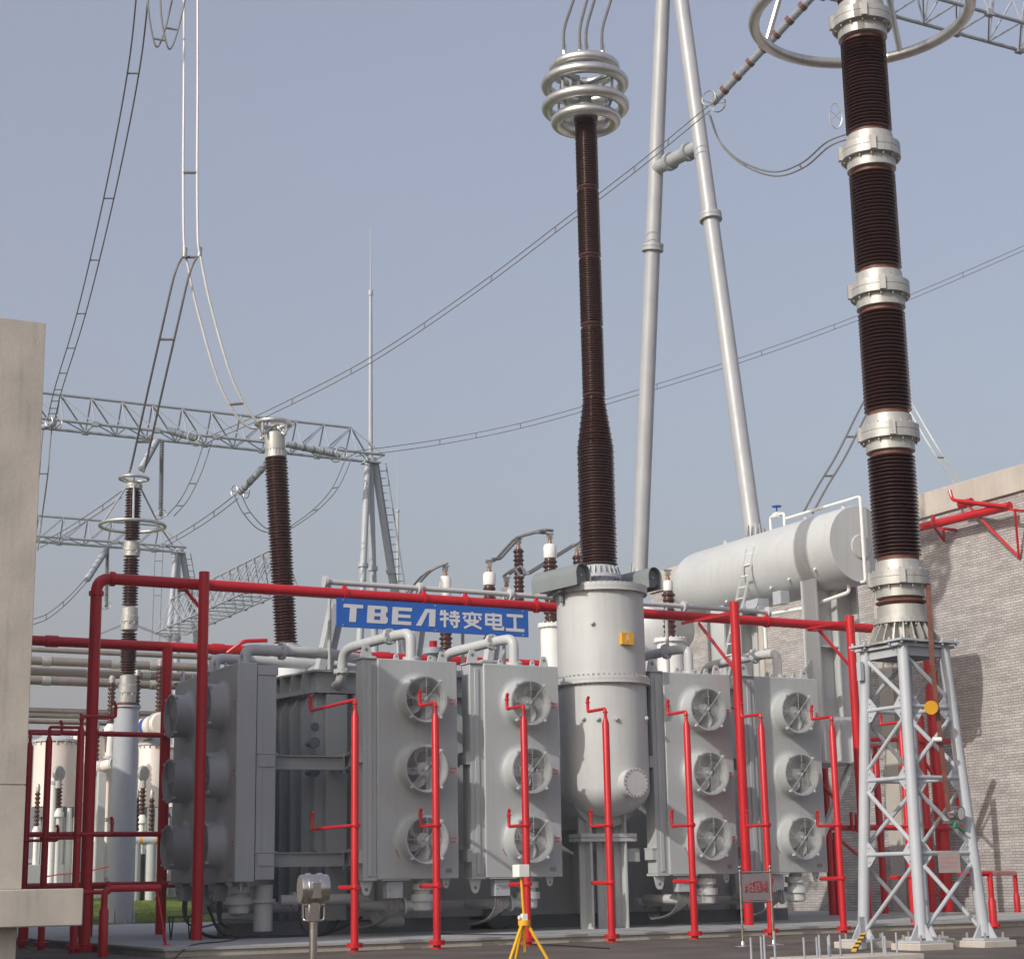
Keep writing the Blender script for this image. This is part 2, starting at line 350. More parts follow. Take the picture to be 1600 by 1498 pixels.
for i, x0 in enumerate(spans):
    loc = (x0+CW/2, CYF, CZ0)
    if i == 0: cool.location = loc
    else: copy_tree(cool, loc, 0, cool_lab[i])
LBX = 17.25
copy_tree(cool, (LBX, 50.15, CZ0), R_(-90), 'shaded cooling unit facing left, the nearer one behind the tall red post')
copy_tree(cool, (LBX, 53.35, CZ0), R_(-90), 'shaded cooling unit facing left, the farther one with only fan drums in view')
# oil pipes on top of coolers (each belongs to its unit's header): built as one piping thing per unit
def pipe_thing(label, paths, r, flanges=()):
    p0 = Vector(paths[0][0]); t = thing('oil_pipe', label, 'pipe', p0, 'oil pipes above the cooling units')
    for pts in paths:
        b = MB(); b.tube(arc(pts, r*3.2, 6), r, 16); b.build('pipe', M['grey'], t)
    for c, ax in flanges:
        c = Vector(c); ax = Vector(ax).normalized(); b = MB(); b.cyl(c-ax*.05, c+ax*.05, r*1.6, 20); b.bolts(c, r*1.38, ax, 8, .03, .17); b.build('flange', M['grey'], t)
    return t
TY_ = 50.6
for i, x0 in enumerate(spans):
    xs = x0+.44+1.25; zt = CZ1; yb = CYF+.4
    lab = ['grey oil pipe elbow on the cooling unit under the sign\'s left half', 'grey oil pipe elbow on the cooling unit left of the central cylinder',
           'grey oil pipe elbow on the cooling unit right of the central cylinder', 'grey oil pipe elbow on the cooling unit beside the lattice tower'][i]
    xl = x0+.75
    pipe_thing(lab, [[(xs, yb, zt+.002), (xs, yb, zt+.85), (xs-.2, yb+.6, zt+.85), (xl, yb+2.9, zt+.68), (xl, yb+3.0, zt-.35), (xl+.1, TY_+.6, zt-.45)]], .155,
               [((xs, yb, zt+.06), (0,0,1)), ((xs-.35, yb+.75, zt+.82), (-.35, 1, -.12)), ((xl, yb+3.0, zt-.0), (0,0,1))])
pl = 8.35
pipe_thing('upper grey oil pipe from the left shaded cooling units towards the tank', [[(LBX+.7, 50.0, CZ1), (LBX+.7, 50.0, CZ1+.55), (LBX+3.2, 50.2, CZ1+.6), (LBX+5.6, 51.6, CZ1+.6)]], .17, [((LBX+1.9, 50.1, CZ1+.58), (1, .08, .02))])
pipe_thing('lower grey oil pipe from the far left shaded cooling unit towards the tank', [[(LBX+.7, 52.8, CZ1), (LBX+.7, 52.8, CZ1+.62), (LBX+2.2, 53.0, CZ1+.62), (LBX+5.6, 53.2, CZ1+.62)]], .17, [((LBX+1.8, 52.95, CZ1+.62), (1, 0, 0))])

# ================================================================== MAIN TANK
TY = 50.6
A_ = P(493, 1083, Y=TY); B_ = P(426, 1096, Z=A_.z); FZT = A_.z
TX0, TX1, TYB = B_.x, 38.2, 59.0
def octo(g):   # plan of the tank grown by g
    return [(A_.x-g*.4, TY-g), (TX1+g*.4-1.4, TY-g), (TX1+g, TY+1.8-g*.4), (TX1+g, TYB+g), (TX0-g, TYB+g), (TX0-g, B_.y-g*.4)]
tank = thing('transformer_tank', 'big grey steel transformer tank with ribbed sides behind the cooling units', 'transformer', (28, 54, PADZ))
b = MB(); b.prism(octo(0), (0,0,.62), (1,0,0), (0,1,0), (0,0,FZT-.62)); b.build('tank_wall', M['grey2'], tank, bevel=.02)
b = MB(); b.prism(octo(.32), (0,0,FZT+.002), (1,0,0), (0,1,0), (0,0,.07)); b.prism(octo(.32), (0,0,FZT+.076), (1,0,0), (0,1,0), (0,0,.07))
oc = octo(.22)
for (x0, y0), (x1, y1) in zip(oc[-1:]+oc[:-1], oc):
    L_ = math.hypot(x1-x0, y1-y0); n = int(L_/.28)
    for i in range(n): b.tube([(x0+(x1-x0)*(i+.5)/n, y0+(y1-y0)*(i+.5)/n, FZT-.05), (x0+(x1-x0)*(i+.5)/n, y0+(y1-y0)*(i+.5)/n, FZT+.2)], .035, 6)
b.build('flange', M['grey2'], tank)
b = MB(); b.prism(octo(.0), (0,0,FZT+.148), (1,0,0), (0,1,0), (0,0,.50)); b.prism(octo(.30), (0,0,FZT+.65), (1,0,0), (0,1,0), (0,0,.06)); b.prism(octo(-1.2), (0,0,FZT+.712), (1,0,0), (0,1,0), (0,0,.35)); b.build('cover', M['grey2'], tank)
# ribs on cover + stiffeners on walls
(ax0, ay0), (ax1, ay1) = octo(0)[5], octo(0)[0]
cn = Vector((ay1-ay0, -(ax1-ax0), 0)).normalized()
for i in range(4):
    q = Vector((ax0+(ax1-ax0)*(i+.5)/4, ay0+(ay1-ay0)*(i+.5)/4, 0))
    b = MB(); b.prism([(0.002, FZT+.148), (.30, FZT+.148), (.28, FZT+.648), (.002, FZT+.648)], q, cn, (0,0,1), Vector((-cn.y, cn.x, 0))*.03); b.build('rib', M['grey2'], tank)
    b = MB(); b.prism([(0.002, .62), (.28, .62), (.28, FZT-.5), (.05, FZT-.02), (0.002, FZT-.02)], q, cn, (0,0,1), Vector((-cn.y, cn.x, 0))*.04); b.build('stiffener', M['grey2'], tank)
for x in (A_.x+.6, A_.x+1.5, A_.x+3.6, 27.0, 29.8, 33, 36):
    b = MB(); b.span((x-.35, TY-.28, .62), (x+.35, TY-.002, FZT-.03)); b.build('stiffener', M['grey2'], tank, bevel=.02)
b = MB(); b.span((A_.x-2.5, TY-.1, PADZ), (A_.x+5.2, TY+1.5, .618)); b.span((27, TY, PADZ), (38, TYB-1, .618)); b.span((20, TY+2, PADZ), (26.9, TYB-1, .618)); b.build('base', M['dark'], tank)
# horizontal carrier beams that hold the coolers
for z in (CZ0+.62, CZ0+3.42):
    for (p, q) in (((LBX+.95, 49.35, z), (A_.x+.35, 49.25, z)), ((A_.x+.52, 49.25, z), (spans[0]+.10, CYF+.75, z))):
        b = MB(); b.bar(p, q, .06, .34); b.bar(Vector(p)+Vector((0,0,.19)), Vector(q)+Vector((0,0,.19)), .32, .03); b.bar(Vector(p)-Vector((0,0,.19)), Vector(q)-Vector((0,0,.19)), .32, .03); b.build('carrier_beam', M['grey2'], tank)
    for xa in (.30, .53):
        b = MB(); b.span((A_.x+xa, 49.08, z-.30), (A_.x+xa+.04, 49.42, z+.30)); b.build('joint', M['grey2'], tank)
    b = MB(); b.span((A_.x+.341, 49.2, z-.2), (A_.x+.529, TY-.01, z+.2)); b.build('carrier_beam', M['grey2'], tank)
    for xr in (spans[1]-.2, spans[2]-.35, spans[3]-.2):
        b = MB(); b.span((xr-.08, CYF+.9, z-.17), (xr+.08, TY-.01, z+.17)); b.span((xr-.24, CYF+.86, z-.2), (xr+.24, CYF+.899, z+.2)); b.build('carrier_beam', M['grey2'], tank)
for z in (FZT-1.55, 5.0, 2.5):
    q = P(452, 1115, Y=TY-.3); b = MB(); b.cyl((A_.x-.25, TY-.05, z), (A_.x-.25, TY-.55, z), .10, 12); b.cyl((A_.x-.25, TY-.45, z), (A_.x-.25, TY-.62, z), .17, 12); b.build('drain_valve', M['dark'], tank)
q = P(466, 1131, Y=TY-.01)
b = MB(); b.cyl((A_.x-.02, TY-.06, 6.4), (A_.x-.02, TY+.02, 6.4), .12, 16); b.build('plug', M['dark'], tank)
# piping under the tank front
for k, (pts, r) in enumerate(((((19.0, 49.6, 1.25), (20.2, 49.4, 1.25), (21.6, 49.3, 1.25), (21.9, 49.3, .55), (22.8, 49.4, .55)), .16), (((18.4, 49.4, 1.7), (18.4, 49.4, .4)), .28), (((23.6, 49.3, 1.0), (26.8, 49.3, 1.0)), .14), (((31, 49.3, .95), (36.5, 49.3, .95)), .14))):
    b = MB(); b.tube(arc(pts, .4), r, 14); p_ = Vector(pts[0]); b.cyl(p_+Vector((.35,0,0)), p_+Vector((.43,0,0)), r*1.5, 14) if k != 1 else b.cyl(p_-Vector((0,0,.5)), p_-Vector((0,0,.4)), r*1.3, 14); b.build('oil_pipe', M['grey'], tank)
# long grey header pipe with its brackets along the tank top
h0 = P(508, 917, Y=50.2); h1 = P(1200, 949, Y=50.2); hz = (h0.z+h1.z)/2
hp = thing('header_pipe', 'long thin grey pipe on stanchions just above the red beam and sign', 'pipe', (h0.x, 50.2, FZT+.7))
b = MB(); b.cyl((h0.x, 50.2, hz), (h1.x, 50.2, hz), .085, 12); b.build('pipe', M['grey'], hp)
for u in (508, 655, 797, 1068, 1198):
    q = P(u, 930, Y=50.2); b = MB(); b.cyl((q.x-.05, 50.2, hz), (q.x+.05, 50.2, hz), .19, 16); b.build('flange', M['grey'], hp)
for u in (515, 722, 786, 872, 1040, 1105):
    q = P(u, 930, Y=50.2); b = MB(); b.cyl((q.x, 50.2, FZT+.70), (q.x, 50.2, hz-.08), .06, 8); b.build('stanchion', M['grey'], hp)
# box-section braces
def brace(label, p, q, w):
    t = thing('steel_brace', label, 'bracket', p, 'pale box braces on the tank top'); b = MB(); b.bar(p, q, w, w*.7); b.build('beam', M['grey'], t, bevel=.01)
    d = (Vector(q)-Vector(p)); b = MB(); b.bar(Vector(p)+Vector((w*.62, -.0, 0)), Vector(q)+Vector((w*.62, 0, 0)), .07, w*.9); b.build('web', M['grey2'], t)
    b = MB(); b.box(Vector(p)+Vector((0, 0, .03)), (w*2, w*1.6, .05)); b.build('foot', M['grey'], t)
brace('pale box brace leaning outwards left of the blue sign', P(498, 1055, Y=51.5), P(522, 945, Y=51.5), .38)
brace('pale box brace under the middle of the blue sign', P(640, 1045, Y=53), P(650, 975, Y=53), .34)
brace('pale box brace under the right end of the blue sign', P(762, 1035, Y=53), P(772, 970, Y=53), .34)

# ================================================================== CENTRAL TURRET
TCY = 47.3
tc = P(941, 1065, Y=TCY); sc_ = S(tc); TR = 68.5*sc_; tx, ty = tc.x, TCY
zz = lambda v: P(941, v, Y=TCY).z
tur = thing('bushing_turret', 'tall pale grey cylinder with bolted flanges between the front cooling units', 'transformer turret', (tx, ty, PADZ))
zt, zm, zb = zz(926), zz(1067), zz(1232)
b = MB(); b.lathe([(TR, zm+.09), (TR, zt-.12)], (tx, ty, 0), (0,0,1), 72); b.build('upper_shell', M['grey'], tur)
prof = [(.001, zb-TR*.62)]+[(TR*math.sin(R_(a)), zb-TR*.62*math.cos(R_(a))) for a in range(6, 91, 6)]+[(TR, zm-.10)]
b = MB(); b.lathe(prof, (tx, ty, 0), (0,0,1), 72)
b.build('lower_shell', M['grey'], tur)
b = MB(); b.lathe([(TR*.93, 0), (TR*.93, TY-ty-.02)], (tx, ty, zb+.1), (0,1,0), 48); b.build('side_barrel', M['grey2'], tur)
for z in (zt, zm):
    b = MB(); b.lathe([(TR-.01, z-.12), (TR+.13, z-.12), (TR+.13, z-.015), (TR-.01, z-.015)], (tx, ty, 0), (0,0,1), 72); b.lathe([(TR-.01, z-.01), (TR+.13, z-.01), (TR+.13, z+.09), (TR-.01, z+.09)], (tx, ty, 0), (0,0,1), 72)
    fl = b.build('flange', M['grey'], tur)
    b = MB(); b.bolts((tx, ty, z), TR+.08, (0,0,1), 56, .032, .30); b.build('bolt', M['bolt'], fl)
b = MB(); b.lathe([(.001, zt+.091), (TR+.1, zt+.091), (TR+.1, zt+.13), (.001, zt+.131)], (tx, ty, 0), (0,0,1), 64, cap=False); b.build('lid', M['grey'], tur)
mh = P(990, 1224, Y=TCY-TR*.8); d = Vector((mh.x-tx, mh.y-ty, 0)); d = Vector((.04, -1, 0)).normalized()
c = Vector((tx, ty, mh.z))+d*(TR-.12)
b = MB(); b.lathe([(.42, 0), (.42, .34), (.45, .35), (.45, .42), (.001, .421)], c, d, 32); m_ = b.build('manhole_cover', M['grey'], tur)
b = MB(); b.bolts(c+d*.42, .40, d, 20, .026, .05); b.build('bolt', M['bolt'], m_)
def on_shell(u, v): 
    p = P(u, v, Y=TCY-TR); e = Vector((p.x-tx, 0, 0)); 
    sx = (u-941)*sc_; sx = max(-TR*.98, min(TR*.98, sx)); cam = Vector((-.477, -.879, 0)); rt = Vector((.879, -.477, 0))
    n = rt*(sx/TR)+cam*math.sqrt(1-(sx/TR)**2); q = Vector((tx, ty, 0))+n*TR; q.z = P(u, v, Y=q.y).z; return q, n
q, n = on_shell(976, 998); n = (n*.6+Vector((.02,-1,0))*.4).normalized(); rt = Vector((-n.y, n.x, 0))
b = MB(); b.box(q+n*.06, (.44, .13, .36), (rt, n, Vector((0,0,1)))); npl = b.build('phase_plate', M['orange'], tur)
npl['label'] = 'orange plate with a white letter'
PHASE = (q+n*.127, rt, n, npl)
for u, v in ((925, 973), (908, 1122), (929, 1122), (956, 1122), (1003, 1122)):
    q, n = on_shell(u, v); b = MB(); b.cyl(q-n*.03, q+n*.12, .05, 8); b.cyl(q+n*.05, q+n*.09, .075, 8); b.build('stud', M['grey'], tur)
for u in (871, 905, 1000):
    pass
# legs of the turret
for dx, dy in ((-.62, .25), (.0, .25), (.62, .25)):
    b = MB(); b.span((tx+dx-.24, ty+dy-.03, PADZ), (tx+dx+.24, ty+dy+.03, zb-TR*.36)); b.span((tx+dx-.03, ty+dy-.35, PADZ), (tx+dx+.03, ty+dy-.031, zb-TR*.45)); b.build('support_leg', M['grey'], tur)
b = MB(); b.span((tx-1.0, ty-.15, zb-TR*.62-.62), (tx+1.0, ty+.6, zb-TR*.62-.5)); b.span((tx-1.0, ty-.15, zb-TR*.62-.74), (tx+1.0, ty+.6, zb-TR*.62-.64)); b.build('saddle_plate', M['grey'], tur)
# hooded cylinders (breather hoods) on the lid
def hood(label, p, q, r):
    t = thing('gauge_hood', label, 'hood', (p+q)/2, 'dark hoods on top of the central cylinder'); d = (q-p); L_ = d.length; d.normalize(); sd = d.cross(Vector((0,0,1))).normalized(); up = sd.cross(d)
    n = 14; outer = [(-r, -r*1.0)]+[(-r*math.cos(math.pi*i/n), r*math.sin(math.pi*i/n)) for i in range(n+1)]+[(r, -r*1.0)]
    inner = [(a*.95, c*.95 if c > 0 else c) for a, c in outer][::-1]
    b = MB(); b.prism(outer+inner, p, sd, up, d*L_); b.build('shroud', M['hood'], t)
    b = MB(); b.lathe([(r*.86, 0), (r*.86, L_-.2)], p+d*.14, d, 28); e = b.build('can', M['dark'], t)
    b = MB(); b.cyl(p+d*.13, p+d*.10, .05, 8); b.tube([p+d*.12-sd*r*.8, p+d*.12+sd*r*.8], .012, 4); b.build('boss', M['galv'], e)
    b = MB(); b.span((min(p.x,q.x)+.1, (p.y+q.y)/2-.25, p.z-r*1.35), (max(p.x,q.x)-.1, (p.y+q.y)/2+.25, p.z-r*1.001)); b.cyl(((p+q)/2).to_tuple(), (((p+q)/2)-Vector((0,0,r*2.0))).to_tuple(), .08, 8); b.build('mount', M['dark'], t)
hp1 = P(912, 897, Y=46.3); hood('dark grey hooded can on the left of the central cylinder top', hp1, hp1+Vector((-.62, 1.75, -.10)), .36)
hp2 = P(1024, 902, Y=46.6); hood('dark grey hooded can on the right of the central cylinder top', hp2, hp2+Vector((-.6, 1.9, -.1)), .34)
# ================================================================== BUSHINGS
def sheds(z0, z1, n, rc, rs, alt=0., rc1=None, rs1=None):
    pr = []; p = (z1-z0)/n
    for i in range(n):
        t = i/max(1, n-1); c = rc+((rc1 or rc)-rc)*t; s_ = rs+((rs1 or rs)-rs)*t
        if alt and i % 2: s_ -= alt
        z = z0+i*p
        pr += [(c, z), (s_-.006, z+p*.34), (s_, z+p*.40), (s_-.006, z+p*.52), (c+(s_-c)*.35, z+p*.66), (c, z+p*.86)]
    return pr+[(pr[-1][0], z1)]
# --- the big central bushing
bx, by = tx, ty+.0
zc = lambda v: P(930, v, Y=TCY).z
sb = S((bx, by, 18))
bus = thing('high_voltage_bushing', 'tallest brown porcelain bushing rising from the central cylinder to four silver rings', 'bushing', (bx, by, zt+.13))
Z0, Z1, Z2, Z3, Z4, Z5, ZT = zc(884), zc(700), zc(622), zc(512), zc(405), zc(300), zc(192)
r0, r1 = 29*sb, 18.2*sb
pr = sheds(Z0, Z1, 40, r0-.11, r0, .02)+sheds(Z1+.001, Z2, 17, r0-.11, r0-.01, .02, r1-.09, r1)
for a, c in ((Z2, Z3), (Z3, Z4), (Z4, Z5), (Z5, ZT)):
    pr += [(r1*.90, a+.02), (r1*.98, a+.05), (r1*.98, a+.10), (r1*.86, a+.13)]+sheds(a+.14, c-.03, 28, r1-.07, r1, .012)
b = MB(); b.lathe(pr, (bx, by, 0), (0,0,1), 40); b.build('porcelain', M['brown'], bus, ang=50)
b = MB(); b.lathe([(r0+.12, zt+.132), (r0+.12, zt+.20), (r0-.12, zt+.21), (r0-.12, zt+.42), (r0+.10, zt+.43), (r0+.10, zt+.52), (r0-.04, zt+.53), (r0-.04, Z0-.04), (r0-.10, Z0)], (bx, by, 0), (0,0,1), 40)
for k in range(24):
    a = 2*math.pi*k/24; d = Vector((math.cos(a), math.sin(a), 0)); b.prism([(r0-.06, zt+.52), (r0+.10, zt+.52), (r0+.02, Z0-.06), (r0-.06, Z0-.06)], (bx, by, 0), d, (0,0,1), Vector((-d.y, d.x, 0))*.03)
b.bolts((bx, by, zt+.48), r0+.05, (0,0,1), 24, .03, .16); b.build('base_fitting', M['steelpaint'], bus)
b = MB(); b.lathe([(r1-.02, ZT), (r1+.03, ZT+.02), (r1+.03, ZT+.5), (.22, ZT+.55), (.22, ZT+1.0), (.45, ZT+1.02), (.45, ZT+1.1), (.1, ZT+1.12)], (bx, by, 0), (0,0,1), 28); b.build('cap', M['dark'], bus)
rings = [(113, 47), (136, 60), (171, 60), (193, 46)]
rz = [zc(v) for v, _ in rings]
for (v, rr), z in zip(rings, rz):
    b = MB(); b.torus((bx, by, z), rr*S((bx, by, z)), 9.3*sb, (0,0,1), 64, 14); b.build('corona_ring', M['alu'], bus)
for k in range(4):
    a = R_(20+90*k); d = Vector((math.cos(a), math.sin(a), 0)); pts = [Vector((bx, by, z))+d*(rr*sb*(.93)) for (v, rr), z in zip(rings, rz)]
    b = MB(); b.tube(pts, .05, 8); b.bar(Vector((bx, by, rz[1]))+d*.1, Vector((bx, by, rz[1]))+d*(rings[1][1]*sb), .10, .08); b.build('ring_strut', M['galv'], bus)
b = MB(); b.box((bx+.25, by, rz[1]-.1), (.9, .1, .3)); b.box((bx-.45, by-.1, rz[1]-.05), (.3, .2, .45)); b.build('terminal', M['cast'], bus)
for k, (u0, u1) in enumerate(((882, 905), (907, 925), (917, 937), (942, 963))):
    q0 = P(u0, 92, Y=TCY+(.3, -.2, .4, .1)[k]); q1 = P(u1, -25, Y=TCY+1.0+(.3, -.2, .4, .1)[k]); mid = q0+(q1-q0)*.5; mid += Vector((-.12, 0, .1))
    t = thing('bushing_lead', ['leftmost', 'second from left', 'third from left', 'rightmost'][k]+' of four curved metal leads above the silver ring stack', 'conductor', q0, 'leads rising from the central bushing')
    b = MB(); b.tube(curve([q0, q0+Vector((0, 0, 1.0)), mid+(q1-q0)*.12, q1]), .055, 8); b.build('lead', M['wire'], t)
    b = MB(); b.cyl(q0, q0+Vector((0,0,.5)), .08, 10); b.build('clamp', M['alu'], t)
# --- left tilted bushing
LY = 56.0
q0, q1 = P(447, 1005, Y=LY), P(431, 715, Y=LY); ax = (q1-q0); LL = ax.length; ax.normalize(); sl = S(q0)
lb = thing('slanted_bushing', 'tall brown bushing leaning left with pale grey cap and single ring on top', 'bushing', q0)
b = MB(); b.lathe(sheds(0, LL, 62, 14.5*sl, 18.8*sl, .02), q0, ax, 36); b.build('porcelain', M['brown'], lb, ang=50)
b = MB(); b.lathe([(17*sl, 0), (17*sl, .03), (15*sl, .25), (16*sl, .27), (16.5*sl, .80), (16*sl, .86), (9*sl, .95), (6*sl, 1.0), (.01, 1.01)], q1, ax, 32); cap = b.build('cap', M['cast'], lb)
b = MB()
x_, y_, _ = frame(ax)
for k in range(20):
    a = 2*math.pi*k/20; d = x_*math.cos(a)+y_*math.sin(a); b.prism([(14*sl, .03), (17.5*sl, .03), (16*sl, .27), (14*sl, .27)], q1, d, ax, d.cross(ax)*.03)
b.build('rib', M['cast'], cap)
b = MB(); b.lathe([(23*sl, -.25), (23*sl, -.13), (18*sl, -.12), (18*sl, -.02), (15*sl, 0)], q0, ax, 32); b.bolts(q0-ax*.2, 21*sl, ax, 20, .03, .2); b.build('base_flange', M['grey'], lb)
b = MB(); b.lathe([(28*sl, 0), (28*sl, q0.z-.5-FZT+.1), (30*sl, q0.z-.49-FZT+.1), (30*sl, q0.z-.32-FZT+.1)], (q0.x+.1, q0.y, FZT-.1), (0,0,1), 36); b.build('turret', M['white'], lb)
rc = P(427, 662, Y=LY); b = MB(); b.torus(rc, 26*sl, 4.2*sl, (0,0,1), 44, 10); b.build('corona_ring', M['alu'], lb)
ct = q1+ax*1.0
for k in range(4):
    a = R_(30+90*k); d = Vector((math.cos(a), math.sin(a), 0)); b = MB(); b.tube(arc([rc+d*26*sl, rc+d*26*sl-Vector((0,0,.55)), ct+d*.12-Vector((0,0,-.1))], .2), .05, 8); b.build('ring_strut', M['alu'], lb)
b = MB(); b.lathe([(.13, 0), (.13, .14), (.18, .15), (.18, .19), (.1, .2)], ct-ax*.05, ax, 14); b.box(ct+Vector((.03, 0, .22)), (.34, .10, .14)); b.build('terminal', M['cast'], lb)
# --- smaller bushings behind the sign and turret
def small_bushing(label, u, v0, v1, Y, rpx, cap_px=0, cap_r=0, base=None, tip=True, cls='rear bushings on the transformer', n=None, zfoot=None):
    a, c = P(u, v0, Y=Y), P(u, v1, Y=Y); c = Vector((a.x, a.y, c.z)); s_ = S(a)
    t = thing('small_bushing', label, 'bushing', (a.x, a.y, (zfoot if zfoot is not None else a.z)), cls); H = c.z-a.z
    b = MB(); b.lathe(sheds(0, H, n or max(8, int(H/.17)), rpx*s_*.72, rpx*s_, .03), a, (0,0,1), 24); b.build('porcelain', M['brown'], t, ang=50)
    z = c.z
    if cap_px:
        ch = cap_px*s_; b = MB(); b.lathe([(cap_r*s_*.6, 0), (cap_r*s_*.95, .04), (cap_r*s_, .08), (cap_r*s_, ch-.08), (cap_r*s_*.8, ch), (.001, ch)], c, (0,0,1), 24); b.build('cap', M['white'], t); z += ch
    if tip:
        b = MB(); b.lathe([(3.6*s_, 0), (3.6*s_, 5*s_), (2.6*s_, 6*s_), (2.6*s_, 12*s_)], (a.x, a.y, z), (0,0,1), 12); b.build('stem', M['copper'], t); b = MB(); b.box((a.x, a.y, z+13*s_), (8*s_, 5*s_, 9*s_)); b.box((a.x, a.y, z+17*s_), (14*s_, 6*s_, 1.5*s_)); b.build('terminal', M['cast'], t)
    if base:
        b = MB(); rr, hh = base[0]*s_, base[1]*s_; b.lathe([(rr*.82, -hh), (rr*.82, -.14), (rr, -.13), (rr, 0), (rpx*s_*.8, .01)], a, (0,0,1), 28); b.bolts(a-Vector((0,0,.06)), rr*.9, (0,0,1), 18, .03, .2); b.build('flange', M['white'], t)
    return Vector((a.x, a.y, z+15*S(a)))
tA = small_bushing('small brown bushing with white cap above the middle of the sign', 766, 1000, 916, 58.6, 11.5, 22, 10, zfoot=9)
tB = small_bushing('slim all-brown post insulator between two white-capped bushings', 812, 960, 858, 60, 9, 0, 0, zfoot=9)
tC = small_bushing('tallest white-capped small bushing beside the left hood', 862, 975, 874, 55, 12.5, 24, 10.5, (22, 95))
tD = small_bushing('small white-capped bushing standing left of centre behind the sign', 697, 1030, 935, 58.6, 11, 35, 9.5, zfoot=9)
tE = small_bushing('small white-capped bushing right behind the sign\'s right half', 793, 1000, 938, 59, 11, 20, 9.5, zfoot=9)
tF = small_bushing('small brown bushing under the conservator tank, right of the central cylinder', 1047, 998, 925, 52.5, 11, 18, 7.5, (26, 55))
tG = small_bushing('slim brown post insulator just left of the big central bushing', 905, 985, 868, 60, 8.5, 0, 0, zfoot=9)
def busbar(label, pts, r=.05, sep=None, m=None):
    t = thing('busbar', label, 'busbar', pts[0], 'busbars between the rear bushings'); sep = Vector(sep or (0, .5, 0))
    for k in (-.5, .5):
        b = MB(); b.tube(arc([Vector(p)+sep*k for p in pts], .5), r, 8); b.build('tube', m or M['wire'], t)
    return t
U_ = Vector((0, 0, .12))
busbar('twin tube busbar over the three bushings above the sign', [tA+U_, tA+Vector((.4,.1,.16)), tB+U_, tC+U_-Vector((.4,0,0)), tC+U_], .055)
busbar('twin tube busbar running to the post insulator behind the main bushing', [tE+U_, tE+Vector((.5,0,.5)), tC-Vector((0,-2,1.2)), tG+U_], .05)
busbar('short arched twin leads on the bushing left of centre', [tD+U_, tD+Vector((-.5, .4, -.1)), tD+Vector((-1.3, 1.2, -1.2)), tD+Vector((-1.8, 1.6, -2.6))], .045)

# --- conservator
KY = 50.3
kc = P(1345, 850, Y=KY); KR = 62*S(kc)
con = thing('conservator_tank', 'long pale grey horizontal oil tank high up before the brick wall', 'tank', (kc.x, KY+4.5, kc.z-KR))
KL = 11.3
b = MB(); b.lathe([(.001, 0), (KR*.98, .001), (KR, .05), (KR, KL-1.2)]+[(KR*math.cos(R_(a)), KL-1.2+1.35*math.sin(R_(a))) for a in range(10, 90, 10)]+[(.001, KL+.15)], (kc.x, KY, kc.z), (0, 1, .0), 72); b.build('shell', M['grey'], con)
lz = lambda z: kc.z+z
b = MB(); q = P(1353, 785, Y=KY-.25); q2 = P(1210, 822, Y=KY+6.0)
b.tube(arc([(kc.x-.1, KY+4.3, kc.z+KR+.30), (kc.x-.1, KY-.25, kc.z+KR+.28), (kc.x-.1, KY-.25, kc.z-KR*.98), (kc.x-.1, KY-.02, kc.z-KR*.98)], .15), .06, 10); b.build('vent_pipe', M['white'], con)
b = MB(); b.tube(arc([(kc.x-.1, KY+5.3, kc.z+KR-.02), (kc.x-.1, KY+5.3, kc.z+KR+.55), (kc.x-.1, KY+4.4, kc.z+KR+.55), (kc.x-.1, KY+4.4, kc.z+KR-.02)], .12), .055, 10); b.cyl((kc.x-.1, KY+5.0, kc.z+KR+.55), (kc.x-.1, KY+4.7, kc.z+KR+.55), .13, 14); vv = b.build('valve', M['white'], con)
b = MB(); b.torus((kc.x-.1, KY+4.85, kc.z+KR+.90), .17, .025, (0,0,1), 20, 6); b.cyl((kc.x-.1, KY+4.85, kc.z+KR+.65), (kc.x-.1, KY+4.85, kc.z+KR+.90), .03, 6); b.bar((kc.x-.27, KY+4.85, kc.z+KR+.90), (kc.x+.07, KY+4.85, kc.z+KR+.90), .04, .02); b.build('handwheel', M['bluev'], vv)
for yy in (KY+.9, KY+3.2, KY+8.6):
    b = MB(); b.prism([(-.14,0),(.14,0),(.06,.22),(-.06,.22)], (kc.x-.02, yy, kc.z+KR-.03), (0,1,0), (0,0,1), (.05,0,0)); b.build('lifting_lug', M['grey'], con)
for yy, zz_ in ((KY+1.2, -.55), (KY+2.9, -.62), (KY+4.2, -.70), (KY+7.3, -.75)):
    a = math.acos(zz_); d = Vector((-math.sqrt(1-zz_*zz_), 0, zz_)); c = Vector((kc.x, yy, kc.z))+d*KR; b = MB(); b.cyl(c-d*.05, c+d*.1, .045, 8); b.build('stud', M['white'], con)
b = MB(); b.torus((kc.x, KY-.01, kc.z-.1), .42, .05, (0,1,0), 28, 6); b.cyl((kc.x, KY, kc.z-.1), (kc.x, KY-.06, kc.z-.1), .40, 28); b.build('end_cover', M['grey'], con)
